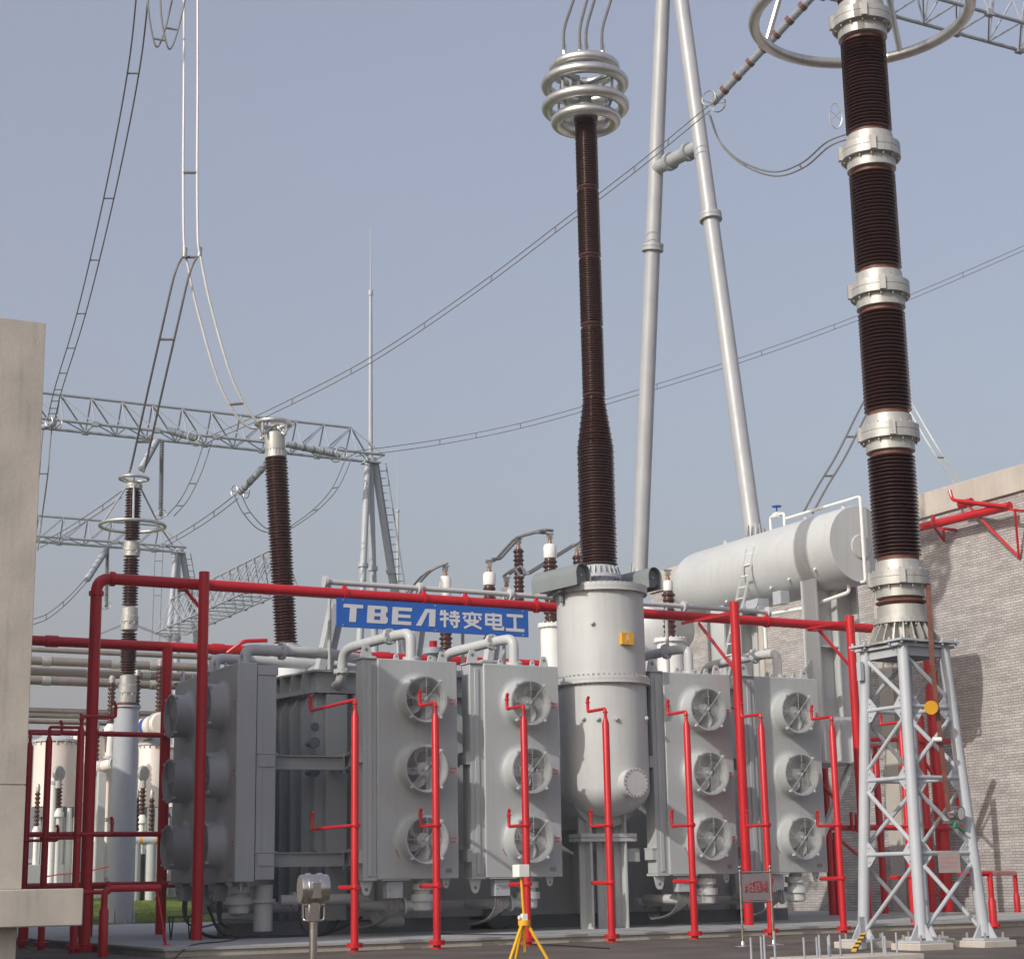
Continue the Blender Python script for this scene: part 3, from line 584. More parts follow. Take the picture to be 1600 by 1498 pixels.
# support frames
for yy, w in ((KY+2.0, 1.9), (KY+8.2, 1.6)):
    b = MB(); zb_, zt_ = 7.4, kc.z-KR*.72
    b.span((kc.x-w/2, yy-.04, zb_), (kc.x+w/2, yy+.04, zt_)); b.span((kc.x-w/2-.05, yy-.45, zb_), (kc.x-w/2+.03, yy+.45, zt_+.35)); b.span((kc.x+w/2-.03, yy-.45, zb_), (kc.x+w/2+.05, yy+.45, zt_))
    b.span((kc.x-.03, yy-.4, zb_), (kc.x+.03, yy-.041, zt_-.1)); b.span((kc.x-w/2-.15, yy-.5, zb_-.1), (kc.x+w/2+.15, yy+.5, zb_-.002)); b.span((kc.x-w/2+.031, yy-.4, (zb_+zt_)/2), (kc.x-.031, yy-.042, (zb_+zt_)/2+.05)); b.build('support_frame', M['grey'], con)
    b = MB(); b.prism([(-w/2-1.7, zb_), (-w/2-.052, zb_), (-w/2-.052, zb_+2.2)], (kc.x, yy, 0), (1,0,0), (0,0,1), (0, .08, 0)); b.build('gusset', M['grey'], con)
b = MB(); b.span((kc.x-2.6, KY+1.4, 5.7), (kc.x+1.0, KY+9.5, 7.29))
for k in range(6): b.span((kc.x-2.6+k*.68, KY+1.2, 5.75), (kc.x-2.54+k*.68, KY+1.398, 7.25))
b.build('pedestal', M['grey'], con)
b = MB(); b.bar((kc.x-1.2, KY+1.8, 5.7), (kc.x-3.0, KY+1.8, 3.2), .25, .2); b.bar((kc.x+.4, KY+1.8, 5.7), (kc.x-1.8, KY+1.8, 2.0), .2, .2); b.build('strut', M['grey'], con)
q = P(1130, 955, Y=KY+6)
b = MB(); b.box((kc.x-KR-.1, KY+4.6, kc.z-KR-.25), (.5, 1.1, .4)); b.cyl((kc.x-KR, KY+4.2, kc.z-KR-.25), (kc.x-KR-.4, KY+4.2, kc.z-KR-.25), .16, 12); b.cyl((kc.x-KR, KY+5.0, kc.z-KR-.25), (kc.x-KR-.4, KY+5.0, kc.z-KR-.25), .16, 12); b.box((kc.x-KR+.1, KY+3.2, kc.z-KR-.15), (.4, .5, .5)); b.tube(curve([(kc.x-KR-.1, KY+5.4, kc.z-KR-.3), (kc.x-KR-.1, KY+6, kc.z-KR-.5), (kc.x-KR, KY+6.6, kc.z-KR-.1)]), .03, 6); b.build('gas_relay', M['steelpaint'], con)
b = MB(); b.tube(arc([(kc.x-.2, KY+.6, kc.z-KR+.05), (kc.x-.2, KY+.6, kc.z-KR-.25), (kc.x-.8, KY+2.6, kc.z-KR-.6), (kc.x-1.6, KY+4.0, kc.z-KR-.7), (kc.x-1.6, KY+4.0, kc.z-KR-2.0)], .2), .07, 8); b.build('drain_pipe', M['white'], con)
# ladder against the conservator
l0, l1 = P(1128, 1035, Y=KY+4.4), P(1160, 860, Y=KY+5.6)
lad = thing('ladder', 'pale steel ladder leaning on the conservator tank', 'ladder', l0)
zl0 = 7.6
lp, lq = Vector((kc.x-KR-1.55, KY+5.5, zl0)), Vector((kc.x-KR+.12, KY+5.0, kc.z+.62))
for k in (-.26, .26):
    b = MB(); b.bar(lp+Vector((0, k, 0)), lq+Vector((0, k, 0)), .045, .08); b.build('rail', M['grey'], lad)
for i in range(15):
    p = lp.lerp(lq, (i+.5)/15); b = MB(); b.cyl(p-Vector((0, .23, 0)), p+Vector((0, .23, 0)), .028, 6); b.build('rung', M['white'], lad)
# second grey cylinder lying behind the central turret (right)
s0 = P(1030, 985, Y=57.5); t = thing('oil_drum', 'grey horizontal cylinder half hidden between central cylinder and conservator', 'tank', s0)
b = MB(); b.lathe([(.001, -.1), (.7, -.05), (.95, .15), (.95, 3.6), (.001, 3.7)], s0+Vector((-.6, .3, .0)), (.8, .6, .12), 36); b.build('shell', M['grey'], t)
b = MB(); b.span((s0.x-.2, s0.y+.2, FZT+.7), (s0.x+.1, s0.y+.9, s0.z-.5)); b.build('stand', M['grey'], t)
# relief valve with red cap over cooler 1
q = P(677, 1010, Y=51); t = thing('relief_valve', 'pressure relief valve with red cap behind the first front cooling unit', 'valve', (q.x, q.y, FZT+.7))
b = MB(); b.lathe([(.30, FZT+.7), (.30, FZT+.9), (.2, FZT+.92), (.2, q.z-.25), (.34, q.z-.24), (.34, q.z-.05), (.12, q.z-.04)], (q.x, q.y, 0), (0,0,1), 18); b.build('valve_body', M['steelpaint'], t)
b = MB(); b.cyl((q.x, q.y, q.z-.04), (q.x, q.y, q.z+.18), .13, 14); b.build('cap', M['red'], t)

# ================================================================== RED FIRE PIPES
BY = 49.5; BZ = P(700, 938.5, Y=49.5).z; PYY = 49.15
eb = P(141, 1200, Y=BY).x
g = thing('fire_pipe_gantry', 'large red pipe gantry in front carrying the blue sign', 'pipe gantry', (16, BY, PADZ))
xe = P(1368, 983, Y=BY).x
b = MB(); b.tube(arc([(eb, BY, .0), (eb, BY, BZ), (xe, BY, BZ)], .42, 7), .165, 18); b.build('header_pipe', M['red'], g)
for x, z, d in ((eb, BZ-.45, (0,0,1)), (eb+.45, BZ, (1,0,0))):
    b = MB(); d = Vector(d); b.cyl(Vector((x, BY, z))-d*.06, Vector((x, BY, z))+d*.06, .215, 18); b.build('coupling', M['red'], g)
b = MB(); b.cyl((eb, BY, 0), (eb, BY, .12), .34, 18); b.cyl((eb, BY, .122), (eb, BY, .2), .30, 18); b.build('foot_flange', M['red'], g)
xf = P(1159, 1200, Y=46.0).x; zf = P(1147, 940, Y=46.0).z
b = MB(); b.cyl((xf, 46.0, PADZ), (xf, 46.0, zf), .15, 16); b.build('post', M['red'], g)
for a_, c_ in (((1141, 957), (1066, 974)), ((1147, 1045), (1092, 974))):
    b = MB(); b.bar(P(a_[0], a_[1], Y=46.1), P(c_[0], c_[1], Y=BY-.12), .07, .09); b.build('knee_brace', M['red'], g)
for u, vt, vb in ((316, 895, 1465), (1322, 963, 1430)):
    x = P(u, vt, Y=PYY).x; zt_ = P(u, vt, Y=PYY).z
    b = MB(); b.cyl((x, PYY-.19, PADZ), (x, PYY-.19, zt_), .155, 16); b.build('post', M['red'], g)
    kb = .42 if u == 316 else 1.0
    b = MB(); b.bar((x-.02, PYY-.1, BZ-1.5*max(kb,.55)), (x-1.1*kb, BY-.05, BZ-.12), .07, .09); b.box((x-1.15*kb, BY-.05, BZ-.20), (.45*kb, .4, .05)); b.build('knee_brace', M['red'], g)
    if kb == 1: b = MB(); b.bar((x-.05, PYY-.2, BZ+.12), (x-1.6, BY-.1, BZ-.18), .07, .08); b.build('knee_brace', M['red'], g)
for u in (538, 662, 727, 838, 1197):
    x = P(u, 950, Y=BY).x; b = MB(); b.cyl((x, BY, BZ+.1), (x, BY, BZ+.27), .07, 10); b.cyl((x-.06, BY, BZ), (x+.06, BY, BZ), .21, 16); b.build('outlet', M['red'], g)
# blue sign
SGY = BY-.24
s00, s10, s11, s01 = P(526, 980, Y=SGY), P(826, 994, Y=SGY), P(826, 953, Y=SGY), P(526, 933, Y=SGY)
SX0, SX1 = s00.x, s10.x; SZ1 = (s01.z+s11.z)/2; SZ0 = (s00.z+s10.z)/2
sg = thing('company_sign', 'long blue sign board with white letters hanging under the red beam', 'sign', ((SX0+SX1)/2, SGY, SZ0))
b = MB(); b.span((SX0, SGY, SZ0), (SX1, SGY+.05, SZ1)); b.build('board', M['blue'], sg)
SW, SH = SX1-SX0, SZ1-SZ0
def fx_(f): return (P(527+299*f, 965, Y=SGY).x-SX0)/SW
def letter(polys, x0, x1, name, y0=.19, y1=.80, sh=.07):
    x0, x1 = fx_(x0), fx_(x1)
    b = MB(); w, h = (x1-x0)*SW, (y1-y0)*SH
    for pl in polys: b.prism([(SX0+x0*SW+(a+sh*(c-.5)*h/w)*w, SZ0+y0*SH+c*h) for a, c in pl], (0, SGY-.012, 0), (1,0,0), (0,0,1), (0, .010, 0))
    b.build(name, M['letter'], sg)
rct = lambda a, c, d, e: [(a, c), (d, c), (d, e), (a, e)]
letter([rct(0,.80,1,1), rct(.34,0,.68,.80)], .030, .132, 'letter')
letter([rct(0,0,.34,1), rct(.34,.81,.86,1), rct(.34,.41,.90,.59), rct(.34,0,.90,.19), [(.64,.59),(.88,.59),(.96,.67),(.96,.92),(.86,1),(.86,.81),(.64,.81)], [(.64,.19),(.90,.19),(.90,0),(1,.09),(1,.34),(.90,.41),(.64,.41)]], .157, .265, 'letter')
letter([rct(0,0,.30,1), rct(.30,.80,1,1), rct(.30,.41,.94,.59), rct(.30,0,1,.20)], .287, .388, 'letter')
letter([[(0,0),(.46,1),(1,1),(1,0),(.68,0),(.68,.80),(.60,.80),(.28,0)]], .413, .512, 'letter', sh=.05)
def text_mesh(body, name, m, parent, o, u, v, w, h, thick, bold=0., fit=True):
    cu = bpy.data.curves.new(name, 'FONT'); cu.body = body; cu.size = 1; cu.offset = bold; cu.extrude = 0; cu.resolution_u = 4
    tmp = bpy.data.objects.new('tmp', cu); C.objects.link(tmp); bpy.context.view_layer.update()
    me = bpy.data.meshes.new_from_object(tmp.evaluated_get(bpy.context.evaluated_depsgraph_get())); bpy.data.objects.remove(tmp)
    xs = [p.co.x for p in me.vertices]; ys = [p.co.y for p in me.vertices]
    if not xs: return None
    x0, x1, y0, y1 = min(xs), max(xs), min(ys), max(ys); o, u, v = Vector(o), Vector(u), Vector(v)
    org = ORG.get(parent.name, Vector())
    for p in me.vertices: p.co = o+u*((p.co.x-x0)/(x1-x0)*w)+v*((p.co.y-y0)/(y1-y0)*h)-org
    me.materials.clear(); me.materials.append(m); ob = bpy.data.objects.new(name, me); C.objects.link(ob); ob.parent = parent
    md = ob.modifiers.new('thick', 'SOLIDIFY'); md.thickness = thick; md.offset = 0
    return ob
def strokes(segs, x0, x1, y0=.19, y1=.80, t=.15):
    x0, x1 = fx_(x0), fx_(x1); w, h = (x1-x0)*SW, (y1-y0)*SH; b = MB()
    for i, (a, c, d, e) in enumerate(segs):
        p, q = Vector((SX0+x0*SW+a*w, SGY-.006-.0004*i, SZ0+y0*SH+c*h)), Vector((SX0+x0*SW+d*w, SGY-.006-.0004*i, SZ0+y0*SH+e*h))
        b.bar(p, q, .010, t*h, (0, 0, 1)) if abs(d-a)*w > abs(e-c)*h*.2 else b.bar(p, q, t*h*.98, .010, (0, 1, 0))
    b.build('character', M['letter'], sg)
strokes([(.10,.98,.03,.68), (.05,.78,.43,.78), (.0,.44,.44,.52), (.24,1.0,.24,.0), (.52,.86,.96,.86), (.74,1.0,.74,.70), (.47,.66,1.0,.66), (.47,.42,1.0,.42), (.84,.58,.84,.04), (.84,.06,.66,.06), (.55,.32,.64,.16)], .537, .640)
strokes([(.5,1.0,.5,.90), (.0,.86,1.0,.86), (.37,.86,.37,.54), (.63,.86,.63,.54), (.17,.76,.05,.56), (.83,.76,.95,.56), (.10,.47,.84,.47), (.82,.47,.08,.03), (.22,.40,.96,.03)], .654, .756, t=.135)
strokes([(.06,.88,.90,.88), (.06,.60,.90,.60), (.06,.32,.90,.32), (.10,.92,.10,.26), (.86,.92,.86,.26), (.48,1.0,.48,.05), (.48,.07,1.0,.07), (.97,.07,.97,.24)], .768, .868)
strokes([(.06,.92,.94,.92), (.5,.92,.5,.08), (.0,.07,1.0,.07)], .880, .976, t=.18)
for x in (SX0+.2, (SX0+SX1)/2, SX1-.2):
    for z in (SZ1-.06, SZ0+.06):
        b = MB(); b.cyl((x, SGY-.02, z), (x, SGY, z), .025, 8); b.build('screw', M['cast'], sg)
po, pu, pn, npl = PHASE
text_mesh('A', 'letter', M['letter'], npl, po-pu*.07-Vector((0,0,.10))+pn*.003, pu, (0,0,1), .14, .21, .006, .0)
# front spray risers
RY = 42.3
RZT = P(555, 1093, Y=RY).z; RZ1 = P(555, 1118, Y=RY).z; RZM = P(555, 1289, Y=RY).z; RZL = P(555, 1386, Y=RY).z
def make_riser(label, long_, group='red spray risers in front of the cooling units'):
    t = thing('spray_riser', label, 'fire pipe', (0,0,0), group)
    b = MB(); b.tube([(0,0,.0), (0,0,RZ1), (0,0,RZ1+.14), (0,0,RZ1+.15)], [.10, .10, .055, .055], 16); b.build('riser', M['red'], t)
    b = MB(); b.cyl((0,0,.10), (0,0,.155), .21, 18); b.cyl((0,0,.16), (0,0,.215), .21, 18); b.cyl((0,0,.0), (0,0,.02), .19, 18); b.build('foot_flange', M['red'], t)
    L1, L2 = (3.1, 2.9) if long_ else (.95, .95)
    b = MB(); b.tube(arc([(0,0,RZ1+.13), (0,0,RZT), (0,L1,RZT), (0,L1,RZT+.34), (0.0,L1-.06,RZT+.42)], .07, 4), .047, 10); b.torus((0,0,RZT-.1), .06, .02, (0,0,1), 12, 5); b.torus((0,L1,RZT+.26), .06, .018, (0,0,1), 12, 5); b.build('upper_arm', M['red'], t)
    b = MB(); b.tube(arc([(0,-.16,RZM), (0,L2,RZM), (0,L2,RZM+.40), (0,L2-.05,RZM+.46)], .07, 4), .046, 10); b.torus((0,0,RZM), .125, .03, (0,0,1), 16, 6); b.torus((0,-.13,RZM), .06, .02, (0,1,0), 12, 5); b.torus((0,L2,RZM+.3), .055, .018, (0,0,1), 12, 5); b.build('middle_arm', M['red'], t)
    b = MB(); b.cyl((0,-.16,RZL), (0,.95,RZL), .062, 10); b.torus((0,0,RZL), .125, .03, (0,0,1), 16, 6); b.torus((0,-.13,RZL), .06, .02, (0,1,0), 12, 5); b.build('lower_arm', M['red'], t)
    return t
rl = ['red spray riser with long arms reaching left, left of all front risers', 'red spray riser crossing the fans of the first front cooling unit', 'red spray riser crossing the fans left of the central cylinder, behind the yellow tripod',
      'red spray riser in front of the central grey cylinder', 'red spray riser just right of the central cylinder', 'red spray riser standing behind the small notice stand', 'red spray riser between the last cooling unit and the lattice tower']
xr = [P(u, 1290, Y=RY).x for u in (554.5, 681.5, 821.5, 951, 1079, 1197, 1309)]
ris = make_riser(rl[1], False); ris.location = (xr[1], RY, 0)
r0_ = make_riser(rl[0], True); r0_.location = (xr[0], RY, 0)
for i in range(2, 7): copy_tree(ris, (xr[i], RY, 0), 0, rl[i])
# left side risers (arms towards the shaded units)
LX = 12.75
for u, lab in ((121, 'dark red spray riser hard against the gantry elbow post'), (71, 'dark red spray riser in the middle of the left row'), (41, 'thin looking dark red spray riser next to the concrete wall end')):
    q = P(u, 1300, X=LX); copy_tree(ris, (LX, q.y, 0.), R_(-90), lab)['group'] = 'red spray risers on the left side'
# low pipe with elbow at the left pad corner
q = P(160, 1494, Z=0); t = thing('low_fire_pipe', 'short red pipe rising and bending right at the left pad corner', 'fire pipe', q)
zl = P(160, 1388, Y=q.y).z; ql = P(250, 1387, Y=q.y)
b = MB(); b.tube([(q.x,q.y,0), (q.x,q.y,zl-.55), (q.x,q.y,zl-.45), (q.x,q.y,zl-.44)], [.12,.12,.085,.085], 14); b.tube(arc([(q.x,q.y,zl-.5), (q.x,q.y,zl), (ql.x,q.y,zl)], .2), .085, 12); b.cyl((q.x+.1,q.y,zl), (q.x+.1,q.y,zl+.18), .05, 8); b.build('pipe', M['red'], t)
b = MB(); b.bar((ql.x-.1, q.y, zl), (ql.x+.25, q.y+.2, PADZ), .05, .06); b.box((ql.x+.25, q.y+.2, PADZ+.01), (.2, .2, .02)); b.build('prop', M['red'], t)
# rear frame
RY2 = 57.0; RZ2 = P(255, 1010, Y=RY2).z
g = thing('rear_pipe_frame', 'dark red pipe frame behind the left cooling units with three thin rails', 'pipe gantry', (20, RY2, PADZ))
x0 = P(-10, 995, Y=RY2).x; x1 = P(905, 1050, Y=RY2).x
b = MB(); b.cyl((x0, RY2, RZ2), (x1, RY2, RZ2), .165, 16); b.build('header_pipe', M['red'], g)
for u in (257,):
    x = P(u, 1200, Y=RY2-.3).x; b = MB(); b.cyl((x, RY2-.3, PADZ), (x, RY2-.3, RZ2-.05), .17, 16); b.build('post', M['red'], g)
for u in (80, 340, 600, 970):
    x = P(u, 1020, Y=RY2).x; b = MB(); b.cyl((x-.2, RY2, RZ2), (x+.2, RY2, RZ2), .195, 14); b.build('coupling', M['red'], g)
for v, r in ((1146, .085), (1303, .085), (1383, .11)):
    q0 = P(-20, v, Y=RY2-.5); q1 = P(275, v+3, Y=RY2-.5); zz_ = P(150, v, Y=RY2-.5).z; b = MB(); b.cyl((q0.x, RY2-.55, zz_), (q1.x, RY2-.55, zz_), r, 10); b.build('rail', M['red'], g)
for u in (40, 120, 140):
    x = P(u, 1400, Y=RY2-.5).x; b = MB(); b.cyl((x, RY2-.4, PADZ), (x, RY2-.4, P(u, 1383, Y=RY2-.4).z), .16, 12); b.build('stub_post', M['red'], g)
q = P(385, 1008, Y=RY2-.2)
b = MB(); b.tube(arc([(q.x-.7, RY2-.25, RZ2-.15), (q.x-.2, RY2-.5, RZ2+.25), (q.x+.6, RY2-.6, RZ2+.3)], .15), .07, 8); b.build('outlet', M['red'], g)
# right rear pipe rack
QY = 55.0
g = thing('pipe_rack', 'red rack of pipes against the brick wall behind the lattice stand', 'pipe gantry', (44, QY, 0))
def vz(u, v): return P(u, v, Y=QY).z
for u, vt, vb, r in ((1291, 1152, 1420, .14), (1372, 1165, 1420, .14), (1445, 1105, 1425, .18), (1468, 1010, 1425, .27), (1300, 1300, 1420, .12)):
    x = P(u, 1250, Y=QY).x; b = MB(); b.tube([(x, QY, 0), (x, QY, vz(u, vt)-.4), (x, QY, vz(u, vt)-.25), (x, QY, vz(u, vt))], [r, r, r*.6 if r < .2 else r, r*.6 if r < .2 else r], 14); b.build('riser', M['red'], g)
for v, ua, ub, r in ((1156, 1276, 1488, .09), (1167, 1276, 1384, .06), (1293, 1286, 1500, .11)):
    z = vz(1380, v); b = MB(); b.cyl((P(ua, v, Y=QY).x, QY-.3, z), (P(ub, v, Y=QY).x, QY-.3, z), r, 10); b.build('rail', M['red'], g)
for u in (1488, 1498):
    x = P(u, 1250, Y=QY).x; b = MB(); b.cyl((x, QY-.3, vz(u, 1156 if u == 1488 else 1293)), (x, QY-.3, vz(u, 1260 if u == 1488 else 1405)), .07, 8); b.build('dropper', M['red'], g)
for (a, c) in (((1310, 1168), (1345, 1210)), ((1282, 1220), (1310, 1255)), ((1445, 1190), (1478, 1240)), ((1455, 1395), (1500, 1410)), ((1310, 1310), (1340, 1335))):
    b = MB(); pa, pc = P(a[0], a[1], Y=QY-.15), P(c[0], c[1], Y=QY-.15); b.bar(pa, pc, .09, .09); b.build('diagonal', M['red'], g)
for u, v in ((1321, 1135), (1330, 1277), (1338, 1279)):
    p = P(u, v, Y=QY-.5); b = MB(); b.tube(arc([p+Vector((0,0,.2)), p-Vector((0,0,.45)), p+Vector((.6,.2,-.45))], .1), .07, 8); b.build('nozzle', M['red'], g)
# riser standing right behind the lattice tower
q = P(1432, 1448, Z=0); copy_tree(ris, (P(1418, 1290, Y=43.2).x, 43.2, 0), 0, 'red spray riser seen through the lattice tower')
# pair of low risers at the right edge
for u, v, lab in ((1553, 1450, 'low red riser at the right, its pipe linked to a twin'), (1594, 1432, 'low red riser cut by the right picture edge')):
    pass
qa = P(1553, 1450, Z=0); qb = P(1590, 1420, X=48.9); qb.z = 0; za = P(1545, 1364, Y=qa.y).z
t = thing('wall_fire_pipe', 'pair of low red risers joined by a top pipe at the right edge', 'fire pipe', qa)
for q in (qa, qb):
    b = MB(); b.tube([(q.x,q.y,0), (q.x,q.y,za-.85), (q.x,q.y,za-.7), (q.x,q.y,za-.69)], [.12,.12,.075,.075], 14); b.cyl((q.x,q.y,.05), (q.x,q.y,.16), .21, 16); b.build('riser', M['red'], t)
b = MB(); b.tube(arc([(qb.x,qb.y,za-.75), (qb.x,qb.y,za), (qa.x,qa.y,za), (P(1500,1364,Y=qa.y).x, qa.y, za)], .15), .085, 12); b.cyl((qa.x,qa.y,za-.75), (qa.x,qa.y,za), .085, 12); b.build('link_pipe', M['red'], t)
# wall mounted header with bracket
t = thing('wall_header_pipe', 'red pipe with triangular bracket fixed high on the brick wall', 'fire pipe', (WX, P(1500, 810, X=WX-.6).y, P(1500, 810, X=WX-.6).z))
XW = WX-.7
b = MB(); p0, p1 = P(1438, 823, X=XW), P(1578, 790, X=XW); zz_ = (p0.z+p1.z)/2; b.cyl((XW, p0.y+1.5, p0.z), (XW, p1.y, p1.z), .17, 14); b.build('pipe', M['red'], t)
a, c, d, e = P(1508, 785, X=XW-.1), P(1586, 797, X=XW-.1), P(1592, 870, X=WX-.12), P(1488, 781, X=XW-.2)
b = MB(); b.bar(a, c, .10, .10); b.bar(a, d, .09, .09); b.bar(c, d, .09, .09); b.bar(c, (WX-.03, c.y, c.z), .08, .08); b.bar(d, (WX-.03, d.y, d.z), .08, .08); b.build('bracket', M['red'], t)
b = MB(); b.tube(arc([P(1484, 766, X=XW-.2), e, P(1574, 791, X=XW-.25)], .2), .075, 10); b.cyl(P(1500, 788, X=XW), P(1518, 784, X=XW), .17, 14); b.build('nozzle', M['red'], t)
a, c, d = P(1457, 820, X=XW), P(1474, 826, X=XW), P(1475, 845, X=WX-.1)
b = MB(); b.bar(a, c, .1, .1); b.bar(c, d, .1, .1); b.bar(a, d, .08, .08); b.cyl(P(1458, 822, X=XW-.1), P(1458, 804, X=XW-.1), .08, 8); b.bar(c, (WX-.03, c.y, c.z), .1, .1); b.build('bracket', M['red'], t)
# ================================================================== RIGHT ARRESTER ON LATTICE TOWER
AY = 32.6
axu = lambda v: 1345+63*v/960.
def AP(v): return P(axu(v), v, Y=AY)
c0 = P(1449, 1480, Y=AY); ctop = P(1410, 1008, Y=AY); cx_ = P(1407, 930, Y=AY).x; cy_ = AY
PHI = R_(2.0)
sA = S((cx_, cy_, 5)); rb_, rt_ = 93*S((cx_, cy_, .1)), 60*sA
ZTP = ctop.z-.12
tw = thing('lattice_stand', 'white four-legged tubular lattice stand under the big right insulator stack', 'tower', (cx_, cy_, 0))
def leg(k, t): # corner k at height fraction t (0 bottom, 1 top)
    a = R_(45+90*k)+PHI; r = rb_+(rt_-rb_)*t; return Vector((cx_+r*math.cos(a), cy_+r*math.sin(a), .16+(ZTP-.16)*t))
lv = [0.0, .285, .54, .79, 1.0]
lv = [0, .29, .545, .79, 1.0]
for k in range(4):
    b = MB(); b.cyl(leg(k, .012), leg(k, 1), .135, 16); lg = b.build('leg', M['steelpaint'], tw)
    p = leg(k, 0); b = MB(); b.box((p.x, p.y, .175), (.75, .75, .05)); 
    for a in (0, 1, 2, 3):
        an = R_(90*a)+PHI; d = Vector((math.cos(an), math.sin(an), 0)); b.prism([(.13, .2), (.36, .2), (.13, .55)], (p.x, p.y, 0), d, (0,0,1), Vector((-d.y, d.x, 0))*.03)
    b.build('base_plate', M['steelpaint'], lg)
    b = MB()
    for a in (45, 135, 225, 315):
        an = R_(a)+PHI; b.cyl((p.x+.40*math.cos(an), p.y+.40*math.sin(an), .05), (p.x+.40*math.cos(an), p.y+.40*math.sin(an), .32), .03, 6)
    b.build('anchor_bolt', M['bolt'], lg)
def gus(p, d1, d2, n):
    b = MB(); pass
for k in range(4):
    k2 = (k+1) % 4
    for i in range(1, 4):
        p, q = leg(k, lv[i]), leg(k2, lv[i]); d = (q-p).normalized(); b = MB(); b.cyl(p+d*.12, q-d*.12, .05, 10); b.build('strut', M['steelpaint'], tw)
        for e, s_ in ((p, 1), (q, -1)):
            b = MB(); w = d*s_; nrm = d.cross(Vector((0,0,1))).normalized(); b.prism([(.10, -.30), (.22, -.26), (.40, -.07), (.40, .07), (.22, .26), (.10, .30)], e-nrm*.012, w, (0,0,1), nrm*.024)
            for (bx2, bz2) in ((.2, -.16), (.32, 0), (.2, .16)): b.cyl(e+w*bx2+Vector((0,0,bz2))-nrm*.04, e+w*bx2+Vector((0,0,bz2))+nrm*.04, .022, 6)
            b.build('gusset_plate', M['steelpaint'], tw)
    for i in range(4):
        a, c = (k2, k) if i % 2 else (k, k2)
        p, q = leg(a, lv[i]+.022), leg(c, lv[i+1]-.025); d = (q-p).normalized(); b = MB(); b.cyl(p+d*.15, q-d*.15, .052, 10); b.build('diagonal', M['steelpaint'], tw)
rotx, roty = Vector((math.cos(PHI), math.sin(PHI), 0)), Vector((-math.sin(PHI), math.cos(PHI), 0)); Zv = Vector((0,0,1)); AXS = (rotx, roty, Zv)
cc = Vector((cx_, cy_, 0)); hs = rt_/math.sqrt(2)
b = MB()
for s_ in (-1, 1):
    b.box(cc+roty*(s_*hs)+Zv*(ZTP+.03), (hs*2+.5, .22, .06), AXS); b.box(cc+rotx*(s_*hs)+Zv*(ZTP+.031), (.22, hs*2-.225, .058), AXS)
    b.box(cc+roty*(s_*hs)+Zv*(ZTP-.12), (hs*2-.3, .05, .18), AXS); b.box(cc+rotx*(s_*hs)+Zv*(ZTP-.12), (.05, hs*2-.3, .18), AXS)
b.box(cc+Zv*(ZTP+.085), (hs*2+.1, hs*2+.1, .04), AXS)
for k in range(4):
    p = leg(k, 1); b.box(Vector((p.x, p.y, ZTP+.13)), (.55, .55, .05), AXS)
    for a in range(4):
        an = R_(45+90*a)+PHI; b.cyl((p.x+.3*math.cos(an), p.y+.3*math.sin(an), ZTP+.05), (p.x+.3*math.cos(an), p.y+.3*math.sin(an), ZTP+.22), .03, 6)
b.build('top_platform', M['steelpaint'], tw)
p = leg(1, .93); b = MB(); b.box(p+Vector((-.2, -.05, 0)), (.10, .14, .45)); b.build('bracket', M['steelpaint'], tw)
# stack
st = thing('surge_arrester', 'giant brown insulator stack with silver joints on the lattice stand at the right', 'insulator stack', (cx_, cy_, ZTP))
az = lambda v: P(axu(v), v, Y=AY).z
zb0 = ZTP+.11; zc1 = az(968)
px = sA
b = MB(); b.lathe([(57*px, zb0), (57*px, zb0+.05), (34*px, zb0+.051), (34*px, zc1-.14), (46*px, zc1-.13), (46*px, zc1), (38*px, zc1+.01), (38*px, az(948)), (33*px, az(947))], cc, (0,0,1), 40)
for k in range(22):
    a = 2*math.pi*k/22; d = Vector((math.cos(a), math.sin(a), 0)); b.prism([(33*px, zb0+.05), (57*px, zb0+.05), (57*px, zb0+.12), (44*px, zc1-.132), (33*px, zc1-.132)], cc, d, (0,0,1), Vector((-d.y, d.x, 0))*.03)
b.bolts(cc+Zv*(zc1-.1), 42*px, (0,0,1), 16, .03, .2)
b.build('base_casting', M['cast'], st)
b = MB(); b.lathe([(33*px, az(948)), (33*px, az(946)), (40*px, az(942.5)), (40*px, az(941)), (33*px, az(938)), (33*px, az(934))], cc, (0,0,1), 40); b.build('insulator_skirt', M['brownlip'], st)
joints = [905, 678, 455, 240, 35]
def joint(v):
    s_ = S((cx_, cy_, az(v))); z = az(v); h = s_
    b = MB(); b.lathe([(33*h, z-31*h), (37.5*h, z-30*h), (37.5*h, z-13*h), (46*h, z-12.5*h), (46*h, z-1*h), (45*h, z-.5*h), (46*h, z), (46*h, z+10*h), (37*h, z+11*h), (35.5*h, z+27*h), (32*h, z+28*h)], cc, (0,0,1), 44)
    for an in (235, 55, 150): 
        d = Vector((math.cos(R_(an)), math.sin(R_(an)), 0)); b.box(cc+d*(46*h)+Zv*(z-1*h), (8*h, 9*h, 22*h), (d, Vector((-d.y, d.x, 0)), Zv))
    b.bolts(cc+Zv*(z-15*h), 41.5*h, (0,0,1), 14, .022, .07); b.bolts(cc+Zv*(z+12*h), 40.5*h, (0,0,1), 14, .022, .05)
    jb = b.build('joint_flange', M['cast'], st)
    return z-31*h, z+28*h, h
J = [joint(v) for v in joints]
